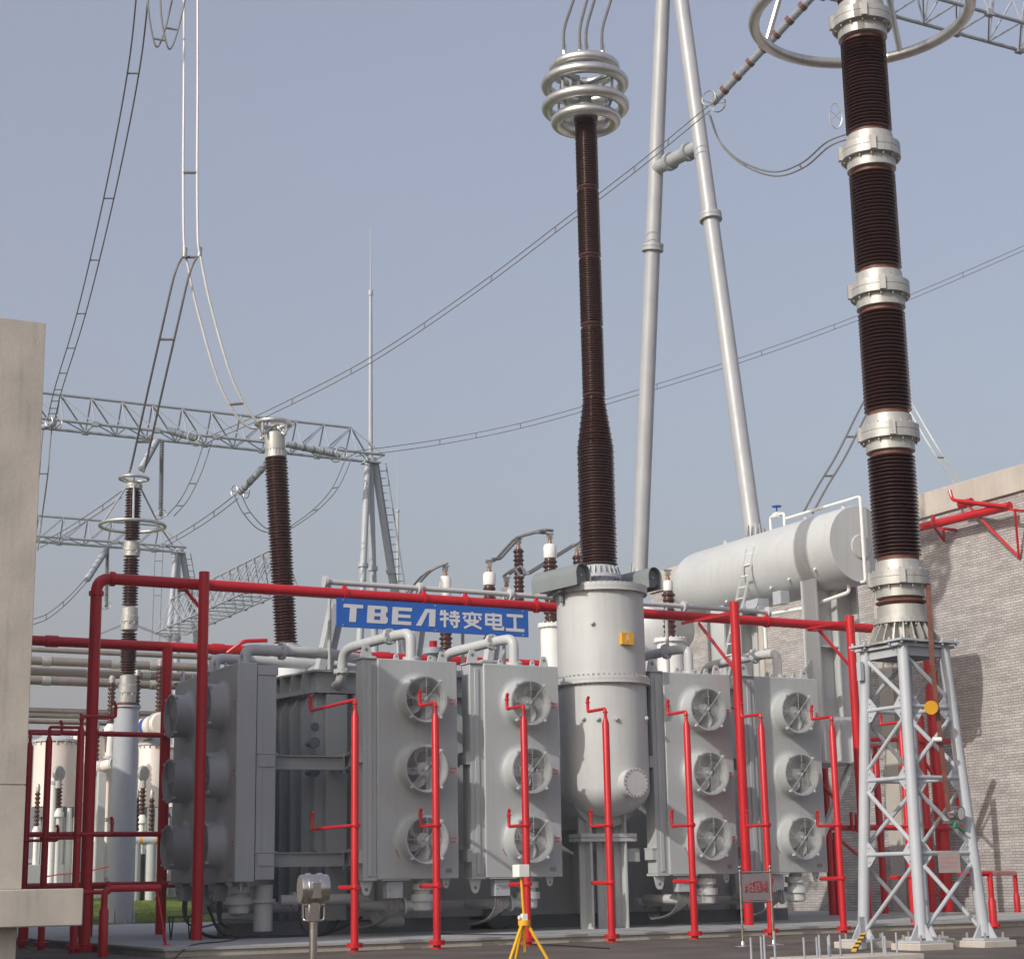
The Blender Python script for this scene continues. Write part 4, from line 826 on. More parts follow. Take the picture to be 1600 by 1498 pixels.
for i, (lo, hi, h) in enumerate(J):
    if i < len(J)-1: z0, z1, h1 = hi, J[i+1][0], J[i+1][2]
    else: z0, z1, h1 = hi, hi+3.2, h
    b = MB(); b.lathe(sheds(z0+.10, z1-.09, 27 if i < 4 else 25, 27.5*px, 38.4*px, .0), cc, (0,0,1), 44); b.build('porcelain', M['brown'], st, ang=50)
    b = MB(); b.lathe([(33*px, z0-.03), (33*px, z0+.11), (30*px, z0+.13)], cc, (0,0,1), 36, cap=False); b.build('cement_band', M['brownlip'], st); b = MB(); b.lathe([(30*px, z1-.12), (33.5*px, z1-.1), (33.5*px, z1+.03)], cc, (0,0,1), 36, cap=False); b.build('cement_band', M['brownlip'], st)
zr = az(24); 
b = MB(); b.torus((cx_, cy_, zr), 166*S((cx_, cy_, zr)), 9*S((cx_, cy_, zr)), (0,0,1), 96, 14); rgm = b.build('grading_ring', M['alu'], st)
RR = 166*S((cx_, cy_, zr))
for k, an in enumerate((28, 118, 208, 298)):
    d = Vector((math.cos(R_(an)), math.sin(R_(an)), 0)); b = MB(); b.cyl(cc+d*(RR-.05)+Zv*zr, cc+d*.75+Zv*(zr+5.2), .085, 10); b.build('ring_strut', M['alu'], st)
b = MB(); b.lathe([(.6, J[-1][1]+3.2), (.75, J[-1][1]+3.25), (.75, J[-1][1]+3.6), (.3, J[-1][1]+3.7)], cc, (0,0,1), 24); b.build('cap', M['cast'], st)
# copper strap with label disc, gauge and notice plate
q0, q1, q2 = P(1450, 912, Y=AY-.65), P(1457, 1040, Y=AY-1.0), P(1482, 1268, Y=AY-1.05)
t = thing('copper_strap', 'brown copper earthing strap hanging down the right insulator stack', 'strap', q2)
b = MB(); b.bar(q0, q1, .12, .02, (.47, .88, 0)); b.bar(q1, q2, .11, .02, (.47, .88, 0)); b.bar(q0+Vector((-.5, .25, .08)), q0+Vector((.05, 0, .0)), .12, .02); b.build('strap', M['brownlip'], t)
q = P(1455, 1105, Y=AY-1.12); b = MB(); b.cyl(q-FWD*.01, q+FWD*.01, .16, 28); b.build('round_tag', M['orange'], t)['label'] = 'round orange disc'
q = P(1464, 1155, Y=AY-1.1); b = MB(); b.cyl(q-RGT*.10, q+RGT*.10, .055, 12); b.build('insulator_knob', M['white'], t)
q = P(1495, 1270, Y=AY-1.0); t = thing('discharge_counter', 'round steel gauge clamped on the lattice stand', 'gauge', q)
gd = Vector((.25, -.95, -.1)).normalized()
b = MB(); b.lathe([(.14, -.2), (.155, -.19), (.155, .08), (.165, .085), (.165, .12), (.14, .121)], q, gd, 24); b.box(q+Vector((-.15, .1, -.2)), (.5, .12, .06)); b.build('housing', M['chrome'], t)
b = MB(); b.lathe([(.14, .1215), (.001, .123)], q, gd, 24, cap=False); b.build('dial', M['white'], t)
b = MB(); b.tube(curve([q+Vector((-.05, 0, -.2)), q+Vector((-.12, 0, -.32)), q+Vector((.0, 0, -.3)), q+Vector((.2, 0, -.42))], 6), .03, 6); b.build('tape', M['green'], t)
q = P(1483, 1346, Y=AY-1.05); t = thing('notice_plate', 'grey notice plate with faded red lines on the lattice stand', 'sign', q); rt = Vector((RGT.x, RGT.y, 0)).normalized(); nn = Vector((rt.y, -rt.x, 0))
b = MB(); b.box(q, (.50, .02, .48), (rt, nn, Zv)); b.build('plate', M['plate'], t)
b = MB()
for r in range(3):
    for k in range(5): b.box(q+rt*(-.16+k*.08)+nn*.012+Zv*(.10-r*.10), (.055, .006, .05), (rt, nn, Zv))
b.build('faded_lettering', mat('faded_red', (.34, .16, .16), .6, 0, .1, 4), t)
# ================================================================== FOREGROUND PLINTHS, BOLTS, SMALL THINGS
def plinth(label, x, y, w, d, h, bolts, bh=.42):
    t = thing('concrete_plinth', label, 'plinth', (x, y, 0), 'concrete plinths on the asphalt')
    b = MB(); b.box((x, y, h/2-.02), (w, d, h+.04)); b.build('block', M['conc'], t, bevel=.02)
    if bolts:
        for (bx_, by_) in bolts:
            b = MB(); b.cyl((bx_, by_, h-.02), (bx_, by_, h+bh*random.uniform(.85, 1.1)), .022, 8); b.build('anchor_bolt', M['galv'], t)
for k in range(4):
    p = leg(k, 0); plinth(('concrete pad under the right foot of the lattice stand', 'concrete pad under the rear foot of the lattice stand', 'concrete pad under the left foot of the lattice stand', 'concrete pad under the near foot of the lattice stand')[(k-0) % 4], p.x, p.y, .98, .98, .145, None)
pc = P(1329, 1492, Y=28.6); hz_ = max(.06, pc.z)
bl_ = [(P(u, v, Y=28.6+dy).x, 28.6+dy) for u, v, dy in ((1257, 1492, -.35), (1277, 1490, .1), (1281, 1490, -.25), (1295, 1490, .3), (1297, 1490, -.1), (1314, 1491, .1), (1363, 1490, -.2), (1381, 1490, .15), (1384, 1490, -.3), (1402, 1490, .2))]
plinth('low concrete plinth with ten steel bolts left of the lattice stand', pc.x, 28.7, 3.0, 1.1, hz_, bl_)
pc2 = P(1192, 1500, Y=28.2); bl2 = [(P(u, 1490, Y=28.2+dy).x, 28.2+dy) for u, dy in ((1174, 0), (1190, .2), (1195, -.2), (1211, .1))]
plinth('low concrete plinth with four steel bolts in front of the notice stand', pc2.x, 28.2, 1.5, .9, max(.05, pc2.z), bl2, .5)
# striped bracket
q0, q1 = P(1334, 1486, Y=32.0), P(1350, 1458, Y=32.9); t = thing('striped_bar', 'small yellow and black striped bar by the left foot of the lattice stand', 'barrier', q0)
n = 9
for i in range(n):
    b = MB(); b.bar(q0.lerp(q1, i/n), q0.lerp(q1, (i+1)/n-.002), .11, .05); b.build('stripe', M['yellow'] if i % 2 == 0 else M['lipdark'], t)
b = MB(); b.cyl((q0.x, q0.y, 0), (q0.x, q0.y, q0.z), .03, 6); b.span((q1.x-.12, q1.y-.03, 0), (q1.x+.02, q1.y+.03, q1.z+.38)); b.build('post', M['galv'], t)
# notice stand
NY = 36.6
a, c = P(1161, 1478, Y=NY), P(1209, 1478, Y=NY); zt_ = P(1160, 1358, Y=NY).z; z0_ = P(1185, 1408, Y=NY).z; z1_ = P(1185, 1362, Y=NY).z
t = thing('notice_stand', 'stainless notice stand on two thin posts with red writing', 'sign', ((a.x+c.x)/2, NY, 0))
for x in (a.x, c.x):
    b = MB(); b.cyl((x, NY, 0), (x, NY, zt_-.08), .03, 10); b.lathe([(.02, zt_-.08), (.045, zt_-.06), (.045, zt_-.02), (.02, zt_), (.03, zt_+.02), (.05, zt_+.05), (.03, zt_+.09), (.001, zt_+.1)], (x, NY, 0), (0,0,1), 12); b.lathe([(.26, .004), (.25, .02), (.06, .05), (.04, .12), (.001, .121)], (x, NY, 0), (0,0,1), 20); b.build('post', M['chrome'], t)
b = MB(); b.span((a.x+.031, NY-.012, z0_+.04), (c.x-.031, NY+.012, z1_-.04)); b.build('board', M['plate'], t)
b = MB()
for z in (z0_, z1_, z0_+.08): b.cyl((a.x+.03, NY-.005, z), (c.x-.03, NY-.005, z), .025 if z != z0_+.08 else .008, 8)
b.build('frame_bar', M['chrome'], t)
W_ = c.x-a.x
text_mesh('#1主变压器A相', 'lettering', M['redtext'], t, (a.x+W_*.14, NY-.016, z0_+(z1_-z0_)*.30), (1,0,0), (0,0,1), W_*.75, (z1_-z0_)*.42, .004, .012)
# yellow tripod
TYY = 31.0
hub = P(819, 1441, Y=TYY); bxp = P(814, 1360, Y=TYY)
t = thing('tripod', 'yellow tripod carrying a slim yellow mast in front of the central units', 'tripod', (hub.x, TYY, 0)); s_ = S(hub)
b = MB(); b.cyl(hub-Zv*.05, hub+Zv*.05, 9.5*s_, 20); b.build('hub', M['yellow'], t)
for an in (200, 330, 85, 262):
    d = Vector((math.cos(R_(an)), math.sin(R_(an)), 0))
    if an == 262: continue
    b = MB(); b.tube([hub+d*.08-Zv*.05, Vector((hub.x, hub.y, .02))+d*.52], [.034, .028], 10); lgx = b.build('leg', M['yellow'], t)
b = MB(); b.cyl(hub+Zv*.05, Vector((bxp.x, hub.y, bxp.z-.1)), .026, 10); b.cyl(hub-Zv*.55, hub-Zv*.05, .03, 8); b.build('mast', M['yellow'], t)
b = MB(); b.box(hub+Zv*.11, (.1, .1, .12)); b.cyl(hub+Vector((-.12, 0, .1)), hub+Vector((-.05, 0, .1)), .04, 8); b.build('clamp', M['white'], t)
b = MB(); b.box((bxp.x, hub.y, bxp.z), (.24, .26, .24), (rotx, roty, Zv)); tag(b.build('instrument_box', M['white'], bevel=.01), 'small white box on top of the yellow mast', 'box')
# stainless floodlight seen from behind
fl = P(490, 1388, Y=23.2); s_ = S(fl)
t = thing('floodlight', 'shiny stainless floodlight on a short pole in the foreground', 'floodlight', (fl.x, fl.y, 0))
ra = Vector((.93, -.20, -.02)).normalized(); ra = (RGT*.93+FWD*.35); ra.z = 0; ra.normalize()
hw, hr = 22*s_, 22*s_
b = MB(); b.lathe([(.001, -hw), (hr*.96, -hw), (hr, -hw+.02), (hr, hw-.02), (hr*.96, hw), (.001, hw+.01)], fl, ra, 40)
body = b.build('lamp_body', M['chrome'], t)
for o_ in (-.42, .42):
    b = MB(); b.lathe([(hr+.001, o_*hw-.03), (hr+.02, o_*hw-.025), (hr+.02, o_*hw+.025), (hr+.001, o_*hw+.03)], fl, ra, 40, cap=False); b.build('strap', M['chrome'], t)
pd = Vector((0, 0, -1)); fr = ra.cross(Zv).normalized()
b = MB(); b.box(fl+pd*(hr+.10)-fr*.05, (hw*.85, .22, .30), (ra, fr, Zv)); b.box(fl-Zv*.02, (hw*.8, hr*2.06, hr*1.2), (ra, fr, Zv)); b.build('neck', M['chrome'], t, bevel=.015)
bw = 17*s_; zt0, zb0_ = fl.z-hr-.02, fl.z-hr-.24
b = MB(); b.tube(arc([fl+ra*(-bw)-Zv*(hr+.02), fl+ra*(-bw)-Zv*(hr+.23), fl+ra*bw-Zv*(hr+.23), fl+ra*bw-Zv*(hr+.02)], .04, 4), .014, 8)
for k in (-1, 1): b.cyl(fl+ra*(k*bw)-Zv*(hr+.02), fl+ra*(k*bw*.55)-Zv*(hr+.02), .035, 12)
b.build('yoke', M['chrome'], t)
b = MB(); b.cyl((fl.x, fl.y, 0), (fl.x, fl.y, fl.z-hr-.24), 6.2*s_, 20); b.cyl((fl.x, fl.y, 0), (fl.x, fl.y, .03), .15, 20); b.build('pole', M['chrome'], t)
# folding stool & cables on the pad
q = P(283, 1449, Z=PADZ); q = Vector((LBX-.45, 50.9, PADZ)); t = thing('stool', 'low black metal stool on the pad beside the tall red post', 'stool', q)
q = P(282, 1450, Z=PADZ); q = P(282, 1445, Y=50.2); q.z = PADZ
for dx in (-.28, .28):
    b = MB(); b.tube(arc([(q.x+dx-.06, q.y-.2, PADZ), (q.x+dx, q.y-.2, PADZ+.62), (q.x+dx, q.y+.2, PADZ+.62), (q.x+dx+.06, q.y+.2, PADZ)], .08), .022, 6); b.build('leg', M['black'], t)
b = MB(); b.box((q.x, q.y, PADZ+.63), (.62, .42, .03)); b.build('seat', M['black'], t)
for k, (pts, lab) in enumerate((([(270, 1484), (300, 1476), (350, 1470), (400, 1461), (470, 1456)], 'thin black cable lying on the pad at its left corner'),
                                ([(842, 1440), (858, 1456)], 'thin dark cable crossing the pad edge by the tripod'))):
    if k == 0: pp = [P(u, v, Z=PADZ+.02) for u, v in pts]
    else: pp = [Vector((22.9, 47, PADZ+.02)), Vector((23.3, 44.5, PADZ+.02)), Vector((23.45, PY-.08, PADZ+.02)), Vector((23.5, PY-.1, .03)), Vector((23.5, 41.0, .02)), Vector((23.1, 38.0, .02))]
    for p_ in pp:
        if p_.y < PY and k == 0: p_.z = .02
    b = MB(); b.tube(curve(pp, 6), .018, 6); tag(b.build('ground_cable', M['black']), lab, 'cable')
b = MB(); rr = random.Random(9)
b.tube(curve([(16.6, 50.4, PADZ+.7), (16.9, 50.0, PADZ+.1), (18.0, 49.3, PADZ+.03), (19.8, 48.9, PADZ+.03), (20.6, 49.0, PADZ+.2), (21.4, 49.2, PADZ+.5)], 8), .045, 8)
b.tube(curve([(17.0, 50.2, PADZ+.9), (17.4, 49.8, PADZ+.1), (18.6, 49.0, PADZ+.03), (20.2, 49.2, PADZ+.04), (21.0, 50.0, PADZ+.4)], 8), .045, 8)
tag(b.build('cable_bundle', M['black']), 'thick black cables looping under the shaded cooling units', 'cable')
# cable trough / wheels under the tank
for x in (20.4, 26.6, 30.8, 36.4):
    b = MB(); b.lathe([(.001, -.12), (.42, -.12), (.45, -.1), (.45, .1), (.42, .12), (.001, .12)], (x, TY-.15, PADZ+.46), (0,1,0), 24); b.build('wheel', M['dark'], tank)

# ================================================================== OVERHEAD: PORTAL, TRUSSES, TOWERS
PXX = 52.5
l0, l1 = P(997, 892, X=PXX), P(1180, 828, X=PXX)
a0, a1 = P(1035, 0, X=PXX), P(1065, 0, X=PXX)
def extend(p, q, z): t = (z-p.z)/(q.z-p.z); return p+(q-p)*t
zap = max(a0.z, a1.z)+9
pt = thing('steel_portal', 'tall pale A-frame of two steel tubes rising out of the picture behind the conservator', 'tower', (PXX, (l0.y+l1.y)/2, WT))
e0, e1 = extend(l0, a0, zap), extend(l1, a1, zap)
sP = S(l0)
for (p, e, w, vf) in ((l0, e0, 11.5, 388), (l1, e1, 15.5, 338)):
    p = p.copy(); p.z = WT; rbot = 12.5*S(l0); b = MB(); b.tube([p, e], [rbot, rbot*.94], 24); lg = b.build('leg', M['portal'], pt)
    b = MB(); b.lathe([(rbot*1.9, 0), (rbot*1.9, .12), (rbot*1.0, .121)], p, (e-p), 28)
    for k in range(14):
        an = 2*math.pi*k/14; d = Vector((math.cos(an), math.sin(an), 0)); b.prism([(rbot*.98, .12), (rbot*1.8, .12), (rbot*1.02, 1.7)], p, d, (0,0,1), Vector((-d.y, d.x, 0))*.06)
    b.build('base_plate', M['portal'], lg)
    f = (P(1018 if vf == 388 else 1112, vf, X=PXX).z-p.z)/(e.z-p.z); c = p.lerp(e, f); dd = (e-p).normalized(); b = MB(); b.cyl(c-dd*.22, c-dd*.02, rbot*1.38, 28); b.cyl(c+dd*.0, c+dd*.18, rbot*1.38, 28); b.build('flange', M['portal'], lg)
zcx = P(1060, 248, X=PXX).z
c0_, c1_ = extend(l0, a0, P(1028, 262, X=PXX).z), extend(l1, a1, P(1088, 232, X=PXX).z)
b = MB(); b.cyl(c0_, c1_, 10.5*S(c0_), 24); xb = b.build('cross_tube', M['portal'], pt)
dd = (c1_-c0_).normalized()
for f in (.33, .72):
    c = c0_.lerp(c1_, f); b = MB(); b.cyl(c-dd*.12, c+dd*.12, 14.5*S(c), 24); b.bolts(c, 13*S(c), dd, 20, .06, .36); b.build('flange', M['portal'], xb)
for k in range(2):
    q = l0 if k == 0 else l1
# truss builder (triangular section, one top chord and two bottom chords)
def truss(label, p0, p1, h, w, n, flip_at=.5, endcut=1, group='lattice gantry beams', r=.16):
    p0, p1 = Vector(p0), Vector(p1); d = (p1-p0); L_ = d.length; d.normalize(); sd = Vector((-d.y, d.x, 0)).normalized(); up = Vector((0,0,1))
    t = thing('lattice_beam', label, 'gantry', (p0+p1)/2, group)
    bl_ = [[p0+d*(L_*i/n)+sd*(s_*w/2) for i in range(n+1)] for s_ in (-1, 1)]
    tp = [p0+d*(L_*i/n)+up*h for i in range(n+1)]
    last = n-1 if endcut else n
    b = MB(); b.cyl(tp[0], tp[last], r, 8); b.build('top_chord', M['galv'], t)
    for k in range(2): b = MB(); b.cyl(bl_[k][0], bl_[k][-1], r, 8); b.build('bottom_chord', M['galv'], t)
    b = MB()
    for i in range(n+1):
        if i <= last:
            for k in range(2): b.cyl(tp[i], bl_[k][i], r*.55, 6)
        b.cyl(bl_[0][i], bl_[1][i], r*.5, 6)
        if i < n:
            b.cyl(bl_[0][i], bl_[1][i+1], r*.4, 6)
            if i < last:
                for k in range(2):
                    if i < n*flip_at: b.cyl(tp[i], bl_[k][i+1], r*.55, 6)
                    else: b.cyl(bl_[k][i], tp[i+1], r*.55, 6)
            else:
                for k in range(2): b.cyl(tp[i], bl_[k][i+1], r*.6, 6)
        if 0 < i < n and i % 2 == 0: b.box(bl_[0][i], (r*4, r*3, r*3)); b.box(bl_[1][i], (r*4, r*3, r*3))
    b.build('bracing', M['galv'], t)
    return t
T1Y = 112.0
q1 = P(590, 716, Y=T1Y); q0 = P(-60, 645, Y=T1Y); zt1 = (q1.z+P(300, 686, Y=T1Y).z)/2; ht1 = P(300, 640, Y=T1Y).z-zt1
truss('long lattice beam across the left sky, ending at the tower with the lightning mast', (q0.x, T1Y, zt1), (q1.x, T1Y, zt1), ht1, 2.4, 14, .62, r=.105)
T2Y = 158.0
r1_ = P(284, 858, Y=T2Y); r0_2 = P(-60, 835, Y=T2Y); zt2 = P(170, 850, Y=T2Y).z; ht2 = P(130, 811, Y=T2Y).z-zt2
truss('lower and farther lattice beam at the left, behind the ringed insulator stack', (r0_2.x, T2Y, zt2), (r1_.x, T2Y, zt2), ht2, 2.6, 9, .0, r=.125)
k0, k1 = P(270, 988, Y=150), P(425, 925, Y=112); zt3 = (k0.z+k1.z)/2
k0 = P(266, 990, Z=zt3); k1 = P(438, 914, Z=zt3)
truss('sloping-looking lattice beam receding behind the left bushing', k0, k1, 2.9, 2.6, 14, .5, 0, r=.085)
q = P(1440, 0, X=PXX); tpz = e0.z-1
za_, zb__ = P(1460, 5, Y=e0.y), P(1600, 50, Y=e0.y)
TRY = l0.y*.5+l1.y*.5
za_ = P(1500, 20, Y=TRY); 
truss('lattice beam cut off at the top right corner', (PXX-4, TRY, za_.z-.5), (PXX+45, TRY, za_.z-.5), 5.0, 3.0, 18, .5, 0, r=.13)
# towers under the trusses
def tower(label, top, us, mast_v=None, ladder=True, r=.28):
    t = thing('steel_tower', label, 'tower', (top.x, top.y, 0), 'tubular steel towers of the gantries')
    feet = []
    for k, u in enumerate(us):
        p = P(u, 1000, Y=top.y+(-.8, .4, 1.2)[k]); feet.append(extend(top, p, 0))
    for k, f in enumerate(feet):
        tt = top+Vector(((-.3, .0, .35)[k], (-.2, .1, .2)[k], 0)); b = MB(); b.tube([f, tt], [r, r*.85], 16)
        for fr_ in (.42, .75): c = f.lerp(tt, fr_); dd = (tt-f).normalized(); b.cyl(c-dd*.15, c+dd*.15, r*1.25, 16)
        b.build('leg', M['steelpaint'], t)
    for fr_ in (.55,):
        b = MB(); b.cyl(feet[0].lerp(top, fr_), feet[1].lerp(top, fr_), r*.6, 10); b.cyl(feet[1].lerp(top, fr_), feet[2].lerp(top, fr_), r*.4, 10); b.build('cross_tube', M['steelpaint'], t)
    b = MB(); b.lathe([(r*1.5, -.2), (r*1.5, .1), (.15, .12)], top, (0,0,1), 20); b.box(top+Vector((0,0,-.25)), (1.2, 1.1, .10)); b.build('head_plate', M['steelpaint'], t)
    if ladder:
        b = MB(); pa, pb = feet[2]+Vector((.7, 0, 0)), top+Vector((.9, 0, -.2)); sdv = Vector((.2, -.2, 0))
        b.cyl(pa-sdv, pb-sdv, .05, 6); b.cyl(pa+sdv, pb+sdv, .05, 6)
        for i in range(60): c = pa.lerp(pb, i/60); b.cyl(c-sdv, c+sdv, .035, 5)
        b.build('ladder', M['galv'], t)
    if mast_v:
        zz1 = P(581, mast_v[0], Y=top.y).z; zz2 = P(581, mast_v[1], Y=top.y).z
        b = MB(); b.tube([top, (top.x, top.y, zz1), (top.x, top.y, zz1+.01), (top.x, top.y, zz2)], [.17, .12, .06, .025], 12); b.cyl((top.x, top.y, zz1-.2), (top.x, top.y, zz1+.2), .17, 10); b.build('lightning_mast', M['steelpaint'], t)
    return t
tower('tubular tower with a long thin lightning mast in the left sky', P(579, 718, Y=T1Y), (565, 586, 624), (458, 355))
tower('smaller far tubular tower behind the elbow of the red gantry', P(279, 860, Y=T2Y), (266, 277, 304), None, True, .30)
q = P(622, 1000, Y=150); t = thing('lightning_rod', 'separate slender lightning rod right of the mast tower', 'mast', (q.x, 150, 0))
b = MB(); z1, z2 = P(622, 798, Y=150).z, P(622, 700, Y=150).z; b.tube([(q.x,150,0), (q.x,150,z1), (q.x,150,z1+.01), (q.x,150,z2)], [.18,.13,.05,.025], 10); b.cyl((q.x,150,z1-.1), (q.x,150,z1+.1), .2, 10); b.build('pole', M['steelpaint'], t)
# far pale pylon
q = P(200, 1000, Y=330)
t = thing('far_pylon', 'faint distant pylon with crossarm behind the ringed insulator stack', 'pylon', (q.x, 330, 0))
b = MB(); zt_ = P(200, 972, Y=330).z; b.cyl((q.x, 330, 0), (q.x, 330, zt_), .5, 6); b.bar((q.x-9, 330, zt_-4.2), (q.x, 330, zt_), .4, .4); b.bar((q.x+11, 330, zt_-3.6), (q.x, 330, zt_), .4, .4); b.bar((q.x-9, 330, zt_-4.2), (q.x+11, 330, zt_-4.2), .25, .25); b.build('mast', M['galv'], t)

# ================================================================== CONDUCTORS AND STRINGS
def twin(label, pts, sep, r, nsp=0, m='wire', sp_at=None, name='twin_conductor', k=10, raw=False):
    pts = pts if raw else [P(u, v, Y=y) for u, v, y in pts]
    t = thing(name, label, 'conductor', pts[-1], 'twin conductors overhead'); sep = Vector(sep); path = curve(pts, k)
    for s_ in (-.5, .5):
        b = MB(); b.tube([p+sep*s_ for p in path], r, 6); b.build('conductor', M[m], t)
    n = len(path)-1
    for f in (sp_at if sp_at is not None else [(i+.7)/nsp for i in range(nsp)] if nsp else []):
        x = f*n; i = min(int(x), n-1); c = path[i].lerp(path[i+1], x-i); b = MB(); b.cyl(c-sep*.5, c+sep*.5, r*1.15, 6); b.build('spacer', M['wire'], t)
    return t
def string(label, p, q, r, nseg=5, ring=True, dark=False, ringr=1.0, bw_=.16):
    p, q = Vector(p), Vector(q); t = thing('insulator_string', label, 'insulator', p, 'insulator strings on the gantries'); d = q-p; L_ = d.length; n = max(10, int(L_/(r*(.9 if dark else .42))))
    pr = []
    for i in range(n): z = L_*i/n; k_ = .55 if dark else .8; pr += [(r*k_, z), (r, z+L_/n*.3), (r*.97, z+L_/n*.5), (r*k_, z+L_/n*.8)]
    pr.append((r*.5, L_)); b = MB(); b.lathe(pr, p, d, 12); b.build('disc_string', M['dark'] if dark else M['galv'], t)
    d.normalize()
    if nseg:
        for i in range(1, nseg): c = p+d*(L_*i/nseg); b = MB(); b.cyl(c-d*r*bw_, c+d*r*bw_, r*1.05, 12); b.build('band', M['brownlip'] if bw_ > .4 else M['dark'], t)
    if ring:
        x, y, _ = frame(d)
        for s_ in (-1, 1):
            c = q-d*r*.6+x*s_*r*2.0; b = MB(); pp = [c+(y*math.cos(2*math.pi*j/20)+d*math.sin(2*math.pi*j/20))*r*1.6*ringr for j in range(20)]; b.tube(pp, r*.16, 6, closed=True); b.tube([q, pp[3]], r*.1, 4); b.tube([q, pp[13]], r*.1, 4); b.build('guard_ring', M['alu'], t)
    return t
hx = (.34, 0, 0)
# A: vertical bright tubes hanging to the fork left
FY = 56.0
qa = P(298, -30, Y=FY); qb = P(300, 400, Y=FY); s_ = S(qb)
twin('pair of bright vertical tubes hanging from the top edge at the left', [(298, -40, FY), (298, 120, FY), (297, 270, FY), (298, 370, FY), (301, 398, FY)], RGT*(22*s_), 2.0*s_, m='wirelit', sp_at=[.5])
for u in (289, 312):
    q = P(u, 397, Y=FY); b = MB(); b.tube([q+Zv*.25-FWD*.05, q-Zv*.12-FWD*.05], 3.6*s_, 8)
    for j in range(5): b.torus(q-FWD*.05+Zv*(.2-j*.07), 3.6*s_, .02, (0,0,1), 12, 5)
    tag(b.build('cable_clamp', M['alu']), ('left' if u < 300 else 'right')+' ribbed clamp where the vertical tubes fork', 'clamp')
twin('darker tube pair running down from the fork to the ringed insulator stack', [(296, 402, FY), (284, 430, FY), (263, 520, FY+1), (238, 630, FY+3), (218, 720, FY+5), (213, 738, FY+5.3)], RGT*(23*s_), 1.9*s_, sp_at=[.0, .42, .72])
twin('bright tube pair running down from the fork to the ring of the slanted bushing', [(302, 402, FY), (316, 470, FY), (347, 580, FY), (375, 640, FY), (398, 665, FY), (412, 668, FY)], RGT*(22*s_)+Zv*.05, 2.0*s_, m='wirelit', sp_at=[.56])
twin('pair of cable loops hanging at the top left edge', [(240, -20, FY), (243, 30, FY), (254, 75, FY), (267, 50, FY), (280, -5, FY), (284, -30, FY)], RGT*(20*s_)+Zv*-.08, 1.5*s_, sp_at=[.32, .62])
# B: steep pair to truss 1
pB = [P(226, -40, Y=60), P(208, 115, Y=64), P(170, 310, Y=74), P(127, 490, Y=88), P(92, 605, Y=102), P(80, 655, Y=T1Y-2)]
twin('steep dark twin conductor with ladder spacers running down to the far left beam', pB, RGT*.46, .033, sp_at=[.2, .4, .5, .6, .68, .75, .81, .87, .92, .96], raw=True)
twin('twin jumper hanging from the left end of the long lattice beam', [(75, 662, T1Y-2), (71, 700, T1Y-2), (68, 740, T1Y-2), (60, 800, T1Y), (52, 860, T1Y)], RGT*.55, .045, sp_at=[.5])
string('insulator string with rings at the left end of the long lattice beam', P(66, 668, Y=T1Y-2), P(86, 660, Y=T1Y-3), .2, 0)
# C: long diagonal conductor up to the right
cB = [P(325, 687, Y=T1Y-3), P(430, 640, Y=105), P(580, 562, Y=97), P(740, 455, Y=89), P(890, 342, Y=81), P(1000, 258, Y=76), P(1110, 168, Y=72)]
twin('long twin conductor sweeping from the lattice beam up to the portal at top right', cB, Zv*.40+RGT*.05, .030, sp_at=[.2, .3, .42, .53, .64, .72, .82, .9], raw=True)
string('long ribbed insulator string ending beside the portal tubes', P(1275, -12, Y=66), P(1112, 162, Y=72), .26, 8, bw_=.42)
string('insulator string lying along the long lattice beam behind the twin rods', P(262, 672, Y=T1Y-2), P(308, 686, Y=T1Y-3), .25, 4)
# D: conductor to the far right
cD = [P(555, 709, Y=T1Y-2), P(690, 690, Y=110), P(830, 661, Y=108), P(1000, 612, Y=106), P(1180, 555, Y=104), P(1340, 497, Y=102), P(1480, 440, Y=100), P(1640, 370, Y=98)]
twin('long twin conductor crossing behind the portal to the right picture edge', cD, Zv*.38, .028, sp_at=[.14, .2, .27, .45, .58, .68, .77, .88], raw=True)
string('insulator string along the right end of the long lattice beam', P(445, 693, Y=T1Y-2), P(532, 711, Y=T1Y-2), .26, 6)
# E: jumpers
twin('slack twin jumper below the long lattice beam right of the slanted bushing', [(545, 716, T1Y-3), (525, 760, T1Y-3), (500, 790, T1Y-3), (468, 815, T1Y-3), (440, 830, T1Y-3), (410, 826, T1Y-3), (385, 800, T1Y-3), (371, 772, T1Y-3)], RGT*.45+Zv*.1, .036, sp_at=[.15, .32, .5, .85])
string('insulator string hanging steeply left of the slanted bushing', P(425, 716, Y=T1Y), P(374, 770, Y=T1Y+4), .25, 6)
twin('thin twin conductor descending left from the steep insulator string', [(372, 774, T1Y+4), (330, 806, 125), (290, 832, 140), (258, 850, T2Y)], Zv*.45, .04, sp_at=[.3, .55, .8])
twin('twin jumper hanging right of the vertical disc string', [(325, 690, T1Y-3), (308, 740, T1Y-3), (288, 780, T1Y-3), (266, 806, T1Y-3)], RGT*.5, .042, sp_at=[.45, .78])
string('vertical disc string hanging under the long lattice beam', P(253, 690, Y=T1Y-2), P(251, 806, Y=T1Y-2), .17, 0, True, True)
string('short insulator string just above the ringed insulator stack', P(244, 690, Y=T1Y-1), P(221, 732, Y=T1Y-4), .24, 3, False)
twin('thin twin conductor behind the ringed stack running down to the left', [(190, 772, 120), (150, 800, 135), (100, 832, 150), (62, 852, T2Y)], Zv*.45, .04, sp_at=[.25, .5, .75])
string('slanted insulator string under the farther lattice beam', P(164, 862, Y=T2Y), P(136, 905, Y=T2Y-6), .30, 6, False)
string('thin vertical disc string under the farther lattice beam', P(168, 858, Y=T2Y), P(166, 948, Y=T2Y), .2, 0, True, True)
